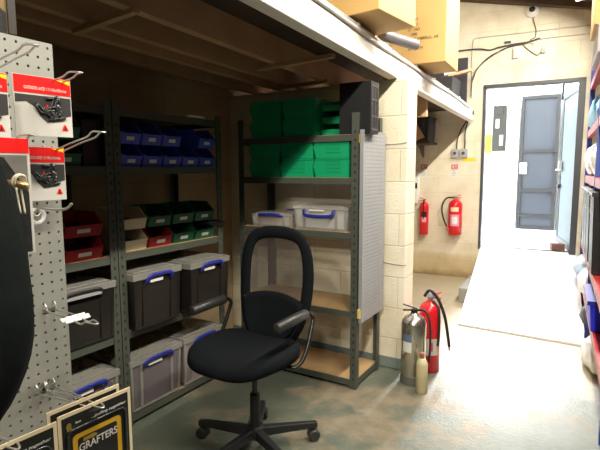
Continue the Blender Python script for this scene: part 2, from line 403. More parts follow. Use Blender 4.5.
# ------------------------------------------------------------------ shelving
def shelving(label, x0, x1, y0, y1, H, levels, face, group, post=.045, thin=.004):
    """bolt-less steel shelving; levels = z of the board tops"""
    t = thing('shelving_unit', label, 'shelving', ((x0+x1)/2, (y0+y1)/2, 0), 0, group); og = t.location
    for sx in (0, 1):
        for sy in (0, 1):
            m = MB(og); px = x1 if sx else x0; py = y1 if sy else y0; dx = -1 if sx else 1; dy = -1 if sy else 1
            m.box(min(px, px+dx*post), max(px, px+dx*post), min(py, py+dy*thin), max(py, py+dy*thin), 0, H)
            m.box(min(px, px+dx*thin), max(px, px+dx*thin), min(py+dy*thin, py+dy*post), max(py+dy*thin, py+dy*post), 0, H)
            nb = len(m.bm.faces); s = m       # keyhole slots, part of the post's own pattern
            n = int((H-.1)/.05)
            for k in range(n):
                z = .06+k*.05
                if face == 'y': s.box(px+dx*.016, px+dx*.026, py-.0008 if not sy else py, py if not sy else py+.0008, z, z+.016) if True else 0
                else: s.box(px if sx else px-.0008, px+.0008 if sx else px, min(py+dy*.016, py+dy*.026), max(py+dy*.016, py+dy*.026), z, z+.016)
            m.bm.faces.ensure_lookup_table()
            for f_ in m.bm.faces[nb:]: f_.material_index = 1
            p = m.build('post', m_steel, t); p.data.materials.append(m_black)
    for z in levels:
        for (a, b, c, d) in ((x0+.006, x1-.006, y0+.005, y0+.011), (x0+.006, x1-.006, y1-.011, y1-.005), (x0+.005, x0+.011, y0+.012, y1-.012), (x1-.011, x1-.005, y0+.012, y1-.012)):
            MB(og).box(a, b, c, d, z-.042, z-.002).build('shelf_beam', m_steel, t)
        MB(og).box(x0+.012, x1-.012, y0+.012, y1-.012, z-.012, z).build('shelf_board', m_mdf, t)
    return t
sA = shelving('tall steel shelving unit with red bins and black box behind the pegboard', -2.58, -2.13, .74, 1.652, 1.79, (1.76, 1.455, .985, .55, .065), 'x', 'grey steel shelving units')
sB = shelving('tall steel shelving unit with blue bins against the left wall', -2.58, -2.13, 1.658, 2.51, 1.79, (1.76, 1.455, .99, .55, .065), 'x', 'grey steel shelving units')
sG = shelving('steel shelving unit with bright green bins behind the black chair', -2.175, -1.238, 2.752, 3.15, 1.785, (1.655, 1.385, 1.035, .52, .06), 'y', 'grey steel shelving units')
MB(sG.location).box(-1.236, -1.226, 2.757, 2.785, 1.60, 1.655).build('board_end', m_yellow, sG)
MB(sG.location).lathe((-1.222, 2.752, .515), [(.001, -.03), (.013, -.028), (.013, .028), (.001, .03)], 10).build('post_clip', mat('yellow_clip', (.62, .45, .14), .5), sG)

# perforated panels ------------------------------------------------------------
def perforated(name, m, parent, y0, ny, z0, nz, p, r, t, x, og):
    """sheet in the YZ plane with real round holes, facing +X"""
    b = MB(og); K = 8
    def cell(yc, zc, xx):
        o_ = []; i_ = []
        for k in range(K):
            a = 2*PI*k/K; c, s_ = math.cos(a), math.sin(a); q = p/2/max(abs(c), abs(s_))
            o_.append(b.v((xx, yc+c*q, zc+s_*q))); i_.append(b.v((xx, yc+c*r, zc+s_*r)))
        for k in range(K): b.f((o_[k], o_[(k+1) % K], i_[(k+1) % K], i_[k]))
        return i_
    for i in range(ny):
        for j in range(nz):
            yc = y0+p*(i+.5); zc = z0+p*(j+.5); A = cell(yc, zc, x); B = cell(yc, zc, x-t)
            for k in range(K): b.f((A[k], A[(k+1) % K], B[(k+1) % K], B[k]))
    return b.build(name, m, parent)
XP = -1.15
pg = thing('pegboard', 'grey perforated pegboard display with hooks at the left edge', 'pegboard', (XP, .45, 0)); og = pg.location
perforated('perforated_sheet', m_peg, pg, .73-.025*24, 24, .34, 56, .025, .0034, .004, XP, og)
m = MB(og).box(XP-.03, XP-.0045, .700, .73, 0, 1.738).build('upright', m_peg, pg)
MB(og).box(XP-.03, XP-.0045, .13, .16, 0, 1.738).build('upright', m_peg, pg)
MB(og).box(XP-.03, XP-.0045, .16, .70, .25, .30).build('bottom_rail', m_peg, pg)
MB(og).box(XP-.012, XP-.0045, .161, .699, .31, 1.735).build('back_sheet', m_blackcard, pg)
lp = thing('perforated_panel', 'pale grey perforated panel on the side of the green bin shelving', 'panel', (-1.2, 2.93, .45)); og = lp.location
perforated('perforated_sheet', m_panel, lp, 2.757, 15, .455, 50, .0245, .0038, .003, -1.205, og)
for y in (2.757, 3.109): MB(og).box(-1.228, -1.2045, y, y+.015, .455, 1.68).build('side_flange', m_panel, lp)

# ------------------------------------------------------------------ open fronted bins
def make_bin(name, label, m, w, d, h, group, loc, rz, lip=.45, ribs=False, card=True, cont=None):
    """front towards local +X, base centred on the back edge"""
    t = thing(name, label, 'bin', loc, rz, group); k = .0035
    side = [(0, 0), (d*.93, 0), (d, h*lip), (d*.74, h*.97), (d*.7, h), (0, h)] if not ribs else [(0, 0), (d*.93, 0), (d*.97, h*.3), (d, h*lip), (d*.93, h*.85), (d*.93, h), (0, h)]
    b = MB()
    b.prism(side, 1, -w/2, -w/2+k); b.prism(side, 1, w/2-k, w/2)
    b.box(0, k, -w/2+k, w/2-k, 0, h); b.box(k, d*.93, -w/2+k, w/2-k, 0, k)
    b.prism([(d*.93-k, k), (d*.93, 0), (d, h*lip), (d-k*1.5, h*lip)], 1, -w/2+k, w/2-k)
    bd = b.build('body', m, t, bevel=.0015, seg=1)
    rim = MB()   # thickened rim
    for s_ in (-1, 1):
        y = s_*(w/2+.001)
        e = .93 if ribs else .7
        rim.bar((0, y, h-.004), (d*e, y, h-.004), .006, .008); rim.bar((d*e, y, h-.004), (d-.002, y, h*lip), .006, .008)
    rim.bar((d-.001, -w/2, h*lip), (d-.001, w/2, h*lip), .007, .009); rim.build('rim', m, t)
    if ribs:
        for s_ in (-1, 1):
            r_ = MB(); y = s_*(w/2+.0015)
            for z in (.3, .5, .7, .86): r_.bar((d*.22, y, h*z), (d*.62, y, h*z), .003, .004)
            for x in (.22, .42, .62): r_.bar((d*x, y, h*.28), (d*x, y, h*.88), .003, .004, (1, 0, 0))
            r_.build('side_ribs', m, t)
    if card:
        n = Vector((h*lip, 0, -d*.07)).normalized(); c0 = Vector((d*.965, 0, h*lip*.55))+n*.002; u = Vector((d*.07, 0, h*lip)).normalized()
        MB().slab([c0+u*i*h*.085+Vector((0, j*w*.18, 0)) for i, j in ((-1, -1), (-1, 1), (1, 1), (1, -1))], n*.001).build('label_card', m_label, t)
    if cont:
        b = MB(); rr = random.Random(hash(label) % 999)
        for q in range(7):
            x = d*(.2+.55*rr.random()); y = w*(.6*rr.random()-.3)
            b.box(x-.022, x+.022, y-.02, y+.02, .004, h*(.3+.3*rr.random()))
        b.build('contents', cont, t, bevel=.004)
    return t
BX = -2.36; BD = .215
def bins(proto, items, z, x, group):
    for lab, y, zz, mm in items: pass
# blue bins (unit B, upper shelf)
bp = make_bin('stacking_bin', 'blue bin at the top left of the blue bins, filled to the rim', m_blue, .142, BD, .121, 'blue bins on the upper shelf', (BX, 1.785, 1.456+.122), 0, cont=mat('greyish_contents', (.25, .22, .16), .6))
for lab, y, r in (('blue bin at the bottom left of the blue bins', 1.785, 0), ('blue bin in the bottom row, second from the left', 1.937, 0), ('blue bin in the bottom row, third from the left', 2.089, 0),
                  ('blue bin in the bottom row, fourth from the left, below the gap', 2.241, 0), ('blue bin at the bottom right of the blue bins beside the rear post', 2.393, 0),
                  ('blue bin in the top row, second from the left', 1.937, 1), ('blue bin in the top row, third from the left', 2.089, 1), ('blue bin at the top right of the blue bins, past the gap', 2.393, 1)):
    dup(bp, (BX, y, 1.456+.122*r), 0, lab)
# green bins behind the pegboard (unit A, upper shelf)
gp = make_bin('stacking_bin', 'dark green bin behind the wire hook, top of its pair', m_dgreen, .165, BD, .125, 'dark green bins behind the pegboard', (BX, 1.40, 1.456+.126), 0, cont=mat('pale_parts', (.4, .36, .28), .6))
dup(gp, (BX, 1.40, 1.456), 0, 'dark green bin behind the wire hook, bottom of its pair')
bk = MB((BX, 1.56, 1.456)); bk.box(BX, BX+.2, 1.50, 1.63, 1.456, 1.69, .004, .004)
k = thing('black_carton', 'black carton beside the dark green bins on the upper shelf', 'box', (BX, 1.56, 1.456)); bk.build('carton', m_blackcard, k, bevel=.004)
# bins on the middle shelf
G2 = 'small bins on the middle shelf'
cp = make_bin('stacking_bin', 'cream bin nearest the steel post, top of its pair', m_cream_pl, .17, BD, .118, G2, (BX, 1.785, .991+.119), 0, card=False, cont=m_black)
dup(cp, (BX, 1.785, .991), 0, 'cream bin nearest the steel post, bottom of its pair')
g3 = make_bin('stacking_bin', 'dark green bin on top of the lone red bin beside the cream bins', m_dgreen, .172, BD, .118, G2, (BX, 1.975, .991+.119), 0, cont=m_black)
dup(g3, (BX, 1.975, .991), 0, 'red bin under a green bin, right of the cream bins', mats={m_dgreen: m_red})
for y, n in ((2.165, 'middle'), (2.355, 'right-hand')):
    for r in (0, 1):
        dup(g3, (BX, y, .991+.119*r), 0, '%s dark green bin of the %s pair on the middle shelf' % ('upper' if r else 'lower', n))
r3 = make_bin('stacking_bin', 'dark red bin beside the pegboard, top of its pair', m_red, .205, BD, .118, 'dark red bins beside the pegboard', (BX, 1.475, .986+.119), 0, cont=m_black)
dup(r3, (BX, 1.475, .986), 0, 'dark red bin beside the pegboard, bottom of its pair')
c3 = dup(cp, (BX, 1.275, .986+.119), 0, 'cream bin half hidden behind the pegboard edge, top of its pair', 'cream bins half hidden by the pegboard')
dup(cp, (BX, 1.275, .986), 0, 'cream bin half hidden behind the pegboard edge, bottom of its pair', 'cream bins half hidden by the pegboard')
k = thing('work_glove', 'small dark glove sticking out of the right-hand green bins', 'glove', (BX+.2, 2.47, 1.06))
MB(k.location).tube(curve([(BX+.12, 2.38, 1.075), (BX+.2, 2.42, 1.085), (BX+.24, 2.47, 1.08), (BX+.245, 2.5, 1.07)]), [.018]*6+[.022]*6+[.02]*6+[.008], 8).build('glove', m_black, k, smooth=True)
# bright green bins seen from the side on the far shelving
G4 = 'bright green bins on the far shelving'
gb = make_bin('storage_bin', 'bright green bin in full light at the right end, top row', m_green, .185, .255, .122, G4, (-1.312, 2.866, 1.386+.124), PI, lip=.5, ribs=True, card=False)
names = {(0, 0): 'bright green bin in full light at the right end, bottom row', (1, 1): 'green bin half in shade in the middle of the top row', (1, 0): 'green bin half in shade in the middle of the bottom row',
         (2, 1): 'green bin in shade at the left end of the top row', (2, 0): 'green bin in shade at the left end of the bottom row'}
for (c, r), lab in names.items(): dup(gb, (-1.312-.263*c, 2.866, 1.386+.124*r), PI, lab)
gt = dup(gb, (-1.555, 2.866, 1.656), PI, 'shaded green bin on the shelf top, right column, bottom of two', 'shaded green bins on the shelf top')
dup(gb, (-1.555, 2.866, 1.656+.124), PI, 'shaded green bin on the shelf top, right column, upper of two', 'shaded green bins on the shelf top')
dup(gb, (-1.825, 2.866, 1.656), PI, 'shaded green bin on the shelf top, left column, bottom of two', 'shaded green bins on the shelf top')
dup(gb, (-1.825, 2.866, 1.656+.124), PI, 'shaded green bin on the shelf top, left column, upper of two', 'shaded green bins on the shelf top')
sm = make_bin('storage_bin', 'small shaded green bin between green bins and black crates, lowest of three', m_green, .17, .165, .08, 'small green bins beside the black crates', (-1.545, 2.90, 1.656), -PI/2, card=False)
sm.location = (-1.46, 3.0, 1.656)
dup(sm, (-1.46, 3.0, 1.737), -PI/2, 'small shaded green bin between green bins and black crates, middle of three')
dup(sm, (-1.46, 3.0, 1.818), -PI/2, 'small shaded green bin between green bins and black crates, topmost of three')
# nested black crates, standing on their sides with their bases towards the pillar
t = thing('black_crate', 'black crate nested on its side, innermost of the stack on the shelf top', 'crate', (-1.262, 2.835, 1.656), 0, 'nested black crates')
b = MB(); X = -.115; Y = .065; Z = .315; T = .012
b.prism([(-Y, 0), (Y, 0), (Y, Z), (-Y, Z)], 0, -.004, 0)
for (p0, p1) in (((-Y, 0), (Y, 0)), ((Y, 0), (Y, Z)), ((Y, Z), (-Y, Z)), ((-Y, Z), (-Y, 0))):
    b.slab([(-.004, *p0), (-.004, *p1), (X, *p1), (X, *p0)], (0, -.003 if p0[0] == p1[0] and p0[0] > 0 else (.003 if p0[0] == p1[0] else 0), .003 if p0[1] == p1[1] == 0 else (-.003 if p0[1] == p1[1] else 0)))
b.build('crate_shell', m_black, t)
r_ = MB()
for k in range(3): r_.box(0, .003, -Y+.015+k*.045, -Y+.022+k*.045, .02, Z-.02)
for z in (.02, .1, .2, Z-.03): r_.box(0, .003, -Y+.01, Y-.01, z, z+.012)
r_.build('base_ribs', mat('worn_black_rim', (.06, .055, .055), .4), t)
for i, nm in enumerate(('second', 'third', 'fourth', 'outermost')):
    dup(t, (-1.262+.024*(i+1), 2.835, 1.656), 0, 'black crate nested on its side, %s of the stack on the shelf top' % nm)

# ------------------------------------------------------------------ lidded boxes
def lidbox(label, loc, rz, w, d, h, mbody, mlid, cont, group, ch=.8, handle=True, plain=False, droop=False):
    """front (short end with clip handle) towards local +X, width w along Y"""
    t = thing('lidded_box', label, 'storage box', loc, rz, group); k = .006; hb = h*.87
    b = MB(); b.box(-d, 0, -w/2, w/2, 0, hb, .012, .012)
    for f in [f for f in b.bm.faces if all(v.co.z > hb-.001 for v in f.verts)]: b.bm.faces.remove(f)
    b.build('body', mbody, t, bevel=.006, solid=-.003)
    r_ = MB()
    for s_ in (-.30, .30): r_.bar((-.004, w*s_, .012), (.002, w*s_, hb), .02, .006, (1, 0, 0))
    for y in (-w/2+.016, w/2-.016): r_.bar((-.01, y, .01), (-.001, y+(.008 if y > 0 else -.008), hb), .016, .01, (1, 0, 0))
    r_.bar((-.008, -w/2+.02, .012), (-.008, w/2-.02, .012), .008, .014)
    r_.build('body_ribs', mbody if mbody is m_smoke else m_clearlid, t, bevel=.002)
    l = MB(); l.box(-d-.008, .01, -w/2-.008, w/2+.008, hb, h-.006); l.box(-d+.02, -.02, -w/2+.02, w/2-.02, h-.006, h)
    l.build('lid', mlid, t, bevel=.006)
    MB().box(-d+.014, -.014, -w/2+.014, w/2-.014, .006, hb*ch, .01, .01).build('contents', cont, t, bevel=.01)
    if handle:
        for e, (xx, s_) in enumerate(((.018, 1), (-d-.018, -1))):
            hw = w*.27; p = curve([(xx-.004*s_, -hw, h*.80), (xx+.004*s_, -hw*.98, h*.87), (xx+.008*s_, -hw*.75, h*.915), (xx+.008*s_, 0, h*.925), (xx+.008*s_, hw*.75, h*.915), (xx+.004*s_, hw*.98, h*.87), (xx-.004*s_, hw, h*.80)], 5)
            if droop: p = curve([(xx-.004*s_, -hw, h*.84), (xx+.006*s_, -hw*1.02, h*.74), (xx+.01*s_, -hw*.85, h*.62), (xx+.011*s_, 0, h*.58), (xx+.01*s_, hw*.85, h*.62), (xx+.006*s_, hw*1.02, h*.74), (xx-.004*s_, hw, h*.84)], 5)
            hd = MB().tube(p, .01, 8, flat=(.012, .006, (1, 0, 0))).build('clip_handle', m_black if plain else m_bright_blue, t, smooth=True)
            if plain: MB().box(min(xx-.006*s_, xx+.010*s_), max(xx-.006*s_, xx+.010*s_), -hw*.95, hw*.95, h*.83, h*.88).build('clip_plate', m_tape, hd)
            else: MB().box(min(xx-.02*s_, xx-.004*s_), max(xx-.02*s_, xx-.004*s_), -hw*.7, hw*.3, h*.795, h*.85).build('clip_plate', m_label, hd)
    return t
GB = 'lidded boxes on the left shelving'
lidbox('smoky lidded box with blue handle beside the steel post, middle shelf', (-2.09, 1.885, .551), 0, .345, .46, .325, m_smoke, m_clearlid, mat('dark_contents', (.03, .027, .024), .8), GB)
lidbox('smoky lidded box with blue handle jutting forward at the right, middle shelf', (-2.03, 2.262, .551), 0, .35, .48, .33, m_smoke, m_clearlid, mat('dark_contents_two', (.03, .027, .024), .8), GB)
lidbox('clear lidded box with mauve contents beside the steel post, bottom shelf', (-2.13, 1.89, .066), 0, .385, .42, .315, m_clear, m_clearlid, m_mauve, GB, .93)
lidbox('clear lidded box with pale contents behind the chair seat, bottom shelf', (-2.13, 2.29, .066), 0, .36, .42, .32, m_clear, m_clearlid, m_palecontent, GB, .93)
lidbox('black lidded box with a white plate behind the pegboard hooks', (-2.12, 1.42, .551), 0, .38, .43, .315, m_smoke, m_clearlid, m_blackcard, GB, plain=True)
lidbox('clear lidded box with blue handle low behind the yellow and black packs', (-2.12, 1.42, .066), 0, .38, .43, .315, m_clear, m_clearlid, m_greyprint, GB, .6)
lidbox('large clear lidded box with blue handle in the green bin shelving', (-1.515, 2.765, 1.036), -PI/2, .395, .34, .16, m_clearbright, m_clearbright, mat('pale_grey_contents', (.6, .58, .52), .6, noise=(20, .4)), 'lidded boxes on the far shelving', .75, droop=True)
lidbox('low clear lidded box with pinkish contents and blue handle behind the chair', (-1.91, 2.775, 1.036), -PI/2, .34, .32, .095, m_clearbright, m_clearbright, m_pink, 'lidded boxes on the far shelving', .85)
# white sliver of paper on top of the left unit
tag(MB().box(-2.14, -2.12, 2.20, 2.34, 1.761, 1.772).build('paper_strip', m_label), 'white paper strip on the top edge of the blue bin shelving', 'paper')

# ------------------------------------------------------------------ office chair
ch = thing('office_chair', 'black mesh back office chair with armrests on five castors', 'chair', (-1.405, 1.878, 0), R(-1)); rc = R(-1)
CHB = MB
hub = MB().lathe((0, 0, .0), [(.03, .065), (.046, .07), (.046, .125), (.03, .13)], 20).build('base_hub', m_black, ch, smooth=False)
for a in (119, 191, 263, 335, 47):
    a = R(a)-rc; u = Vector((math.cos(a), math.sin(a), 0)); s_ = Vector((-u.y, u.x, 0))
    b = MB(); tip = u*.325
    pts = []
    for (r, wd, z0, z1) in ((.03, .027, .075, .12), (.17, .023, .074, .112), (.332, .018, .072, .1)):
        pts.append([b.v(u*r+s_*i*wd+Vector((0, 0, z))) for i, z in ((-1, z0), (1, z0), (1*.75, z1), (-.75, z1))])
    for A, B in zip(pts, pts[1:]):
        for k in range(4): b.f((A[k], A[(k+1) % 4], B[(k+1) % 4], B[k]))
    b.f(pts[0]); b.f(pts[-1][::-1])
    leg = b.build('base_leg', m_black, ch, bevel=.004)
    c = MB()
    for i in (-1, 1):
        o_ = tip+s_*i*.016-u*.012
        P = [(.001, -.013), (.026, -.013), (.031, -.007), (.031, .007), (.026, .013), (.001, .013)]
        rings = []
        for r, w_ in P: rings.append([c.v(o_+s_*w_+u*(r*math.cos(2*PI*k/18))+Vector((0, 0, .0315+r*math.sin(2*PI*k/18)))) for k in range(18)])
        for A, B in zip(rings, rings[1:]):
            for k in range(18): c.f((A[k], A[(k+1) % 18], B[(k+1) % 18], B[k]))
    c.build('castor', mat('castor_grey', (.03, .028, .026), .5), leg)
    MB().lathe(tip+Vector((0, 0, .04)), [(.009, 0), (.009, .04)], 10).build('castor_stem', m_chrome, leg)
MB().lathe((0, 0, 0), [(.024, .1), (.026, .12), (.026, .30), (.021, .305)], 20).build('column_sleeve', m_black, ch, smooth=False)
MB().lathe((0, 0, 0), [(.014, .3), (.014, .455)], 16).build('gas_lift', mat('dark_steel', (.06, .06, .06), .3, .8), ch)
b = MB(); b.box(-.11, .07, -.12, .16, .452, .478); b.build('seat_plate', m_black, ch, bevel=.01)
UX = -.046
# seat: rounded rectangle, waterfall front
b = MB(); rings = []; NS = 44
def seat_ring(s_, z, dz):
    out = []
    for k in range(NS):
        a = 2*PI*k/NS; e = 2.0/3.3
        x = math.copysign(abs(math.cos(a))**e, math.cos(a))*.262*s_; y = math.copysign(abs(math.sin(a))**e, math.sin(a))*.245*s_-.03
        x *= 1-.10*max(0, (-y-.02)/.25)+0
        drop = -.032*max(0, (-y-.12)/.15)**2+.02*(abs(x)/.25)**2*dz
        out.append(b.v((x+UX, y, z+.055+drop*(.6 if dz == 0 else 1))))
    return out
for s_, z, dz in ((.55, .42, 0), (.86, .424, 0), (.97, .436, 0), (1, .455, .5), (.99, .475, 1), (.93, .489, 1), (.75, .494, 1), (.45, .488, 1), (.1, .485, 1)): rings.append(seat_ring(s_, z, dz))
for A, B in zip(rings, rings[1:]):
    for k in range(NS): b.f((A[k], A[(k+1) % NS], B[(k+1) % NS], B[k]))
b.f(rings[0]); b.f(rings[-1]); b.build('seat', m_fabric, ch, smooth=True)
# backrest
def back_y(x, z): return .205+.09*((z-.48)/.64)-.35*x*x+.02*math.sin((z-.5)*6)
outl = [(0, .475), (.08, .478), (.13, .50), (.165, .55), (.195, .62), (.217, .71), (.225, .80), (.224, .90), (.214, .98), (.193, 1.045), (.155, 1.09), (.09, 1.112), (0, 1.118)]
outl2 = [(x, z) for x, z in outl]+[(-x, z) for x, z in outl[-2:0:-1]]
cl = curve([(x, 0, z) for x, z in outl2]+[(outl2[0][0], 0, outl2[0][1])], 4)[:-1]
ring = [Vector((p.x*.92+UX, back_y(p.x*.92, p.z), .515+(p.z-.475)*.905)) for p in cl]
MB().tube(ring, .026, 10, closed=True, flat=(.034, .017, (0, 1, 0))).build('back_frame', m_fabric, ch, smooth=True)
def hw(z):
    for (x0, z0), (x1, z1) in zip(outl, outl[1:]):
        if z0 <= z <= z1 and z1 > z0: return (x0+(x1-x0)*(z-z0)/(z1-z0))*.92
    return .05
def panel(z0, z1, off, edge=0):
    def fn(u, v):
        x0 = 2*u-1; z = z0+(z1-z0)*v
        if edge: z = z0+(z1+edge*(1-x0*x0)-z0)*v
        x = x0*hw(min(z, 1.117)); return (x+UX, back_y(x, z)+off, .515+(z-.475)*.905)
    return fn
MB().grid(panel(.69, 1.112, 0), 16, 18).build('mesh_net', m_net, ch, smooth=True)
MB().grid(panel(.48, .715, -.014, .045), 16, 8).build('lumbar_pad', m_fabric, ch, smooth=True, solid=.03)
MB().bar((UX, .10, .465), (UX, .235, .485), .07, .014).bar((UX, .23, .48), (UX, .262, .65), .07, .014, (0, 1, 0)).build('back_bracket', m_black, ch, bevel=.004)
for s_ in (-1, 1):
    p = curve([(UX+s_*.08, .03, .462), (UX+s_*.21, .05, .458), (UX+s_*.258, .075, .465), (UX+s_*.277, .12, .52), (UX+s_*.275, .185, .64), (UX+s_*.272, .20, .685), (UX+s_*.27, .165, .713), (UX+s_*.268, .10, .716), (UX+s_*.266, -.09, .711)], 6)
    ar = MB().tube(p, .0105, 10).build('armrest_tube', m_black, ch, smooth=True)
    ar.data.materials[0] = mat('gloss_black_tube', (.01, .01, .01), .22)
    MB().tube([(UX+s_*.268, .135, .718), (UX+s_*.268, .13, .718), (UX+s_*.266, -.115, .713), (UX+s_*.266, -.12, .713)], [.018, .026, .026, .018], 14).build('armrest_pad', mat('armrest_foam', (.022, .022, .022), .45), ch, smooth=True)

# ------------------------------------------------------------------ hanging stock on the pegboard
def euro_hook(label, y, z, L, tick=False, drop=0, group='wire hooks on the pegboard', gap=.012, rise=.022):
    t = thing('wire_hook', label, 'hook', (XP, y, z), 0, group); g = gap
    pts = []
    for s_ in (-1, 1):
        c_ = [(.001, s_*g, .018), (.008, s_*g, .012), (.012, s_*g, 0), (.02, s_*g, -.002), (L*.5, s_*g*.9, rise*.5-drop*.5), (L-.05, s_*g*.88, rise*.8-drop), (L-.03, s_*g*.85, rise-drop+.003), (L-.008, s_*g*.5, rise-drop+.002)]
        pts += c_ if s_ < 0 else [(L, 0, rise-drop+.001)]+c_[::-1]
    MB().tube(curve(pts, 4), .0022, 6).build('wire', m_zinc, t, smooth=True)
    MB().box(.0005, .003, -g-.004, g+.004, -.006, .004).build('back_plate', m_zinc, t)
    if tick:
        for k in (0, .016): MB().slab([(L*.5+k, -g-.02, .012-drop*.5), (L*.5+k, g+.02, .012-drop*.5), (L*.5+k+.009, g+.02, .004-drop*.5), (L*.5+k+.009, -g-.02, .004-drop*.5)], (.001, 0, .002)).build('price_holder', m_label, t)
    return t
euro_hook('wire hook above the red cards, nearest the top of the pegboard', .572, 1.655, .2)
euro_hook('wire hook holding the upper right red card', .66, 1.616, .21)
euro_hook('wire hook in front of the upper card, holding the tall red card', .553, 1.478, .2)
euro_hook('wire hook holding the lower right red card', .703, 1.475, .22, rise=.04)
euro_hook('wire hook with a white price holder halfway down the pegboard', .68, 1.085, .19, tick=True, drop=.03)
euro_hook('wire hook low on the pegboard just above the yellow packs', .665, .885, .2, drop=.02)
euro_hook('wire hook at the frame edge carrying the cut red card', .472, 1.604, .19)
t = thing('single_hook', 'single wire hook with upturned end carrying a clear ring', 'hook', (XP, .645, 1.347))
MB().tube(curve([(.001, 0, .012), (.008, 0, .008), (.014, 0, 0), (.1, 0, -.004), (.15, 0, 0), (.172, 0, .012)], 5), .003, 8).build('wire', m_zinc, t, smooth=True)
t = thing('clear_ring', 'clear round ring hanging on the single hook', 'ring', (XP+.035, .645, 1.3255))
MB().tube([(0, .0165*math.cos(2*PI*k/20), .0165*math.sin(2*PI*k/20)) for k in range(20)], .0048, 8, closed=True).build('ring', m_acrylic, t, smooth=True)
MB().tube([(0, .0+.018*math.cos(a)*.5, .012+.012*math.sin(a)) for a in [2*PI*k/14 for k in range(14)]], .0012, 6, closed=True).build('tag_loop', m_cord, t, smooth=True)

def red_card(label, x, y, z, w, h, ang, kind, txt=None):
    """hanging card: top centre at x,y,z, width along Y turned by ang, facing +X"""
    t = thing('lace_pack' if kind != 'tall' else 'insole_pack', label, 'packet', (x, y, z-h), ang, 'red topped packs on the pegboard'); e = .0007
    MB().box(-.002, 0, -w/2, w/2, 0, h).build('card', m_whitecard, t)
    rb = h*.29 if kind != 'tall' else h*.13
    MB().slab([(e, -w/2+.001, h-rb), (e, w/2-.001, h-rb*.98), (e, w/2-.001, h-.001), (e, -w/2+.001, h-.001)], (-e*.5, 0, 0)).build('red_header', m_redcard, t)
    if txt:
        text('header_lettering', txt, .009, m_whitecard, plane_mx((e*1.3, -w*.33, h-rb*.78), (0, 1, 0)), t, bold=.0002, width=w*.74, ext=.0001)
        b = MB(); b.slab([(e*1.2, w*.22, h-.003), (e*1.2, w/2-.002, h-.012), (e*1.2, w/2-.002, h-.003)], (.0001, 0, 0)); b.build('header_flash', m_yellow_bright, t)
    z1 = h-rb-.004
    if kind == 'lace':
        P = [(-w/2+.002, z1), (-w/2+.002, z1*.80), (-w*.3, z1*.84), (-w*.16, z1*.72), (-w*.08, z1*.5), (w*.04, z1*.34), (w*.2, z1*.42), (w*.34, z1*.5), (w/2-.002, z1*.55), (w/2-.002, z1)]
        MB().slab([(e, a, b_) for a, b_ in P], (-e*.4, 0, 0)).build('photo', m_greyprint, t)
        b = MB(); rr = random.Random(3)
        for q in range(7):
            c = Vector((e*1.6, w*(-.05+.3*rr.random()), z1*(.48+.36*rr.random())))
            b.tube(curve([c+Vector((0, .02*(rr.random()-.5)*2, .016*(rr.random()-.5)*2)) for _ in range(5)], 4), .0035, 6)
        b.build('lace_bundle', m_black, t, smooth=True)
        b = MB(); b.slab([(e*2, w*.02, z1*.74), (e*2, w*.08, z1*.60), (e*2, w*.13, z1*.62), (e*2, w*.06, z1*.8)], (.0002, 0, 0)); b.build('red_aglet_print', m_redcard, t)
        P = [(w*.30, .014), (w*.335, .026), (w*.37, .027), (w*.42, .014)]
        MB().slab([(e, a, b_) for a, b_ in P], (.0002, 0, 0)).build('red_logo', m_redcard, t)
        MB().slab([(e*1.6, w*.345, .015), (e*1.6, w*.35, .022), (e*1.6, w*.375, .022), (e*1.6, w*.37, .018), (e*1.6, w*.385, .015)], (.0001, 0, 0)).build('logo_figure', m_blackcard, t)
    else:
        MB().slab([(e, -w/2+.002, z1*.02), (e, w/2-.006, z1*.02), (e, w/2-.006, z1), (e, -w/2+.002, z1)], (-e*.4, 0, 0)).build('photo', mat('pale_photo_print', (.16, .15, .135), .4), t)
        MB().slab([(e*1.4, -w/2+.002, 0.004), (e*1.4, w/2-.006, .004), (e*1.4, w/2-.006, z1*.62), (e*1.4, w*.1, z1*.98), (e*1.4, -w/2+.002, z1*.98)], (-e*.3, 0, 0)).build('dark_insole', m_photo, t)
    return t
red_card('red topped pack of black laces, upper right on the pegboard', -1.03, .627, 1.634, .12, .127, R(-8), 'lace', 'OUTDOOR LACES 1 X 140cm/55inches')
red_card('red topped pack cut by the left edge, beside the upper lace pack', -1.0, .472, 1.622, .124, .127, R(-4), 'lace', 'OUTDOOR LACES 1 X 140cm/55inches')
red_card('tall red topped insole pack behind the brass peg', -.985, .497, 1.497, .13, .235, R(0), 'tall')
red_card('red topped pack of black laces, lower right on the pegboard', -1.10, .652, 1.487, .118, .125, R(-3), 'lace', 'OUTDOOR LACES 1 X 140cm/55inches')

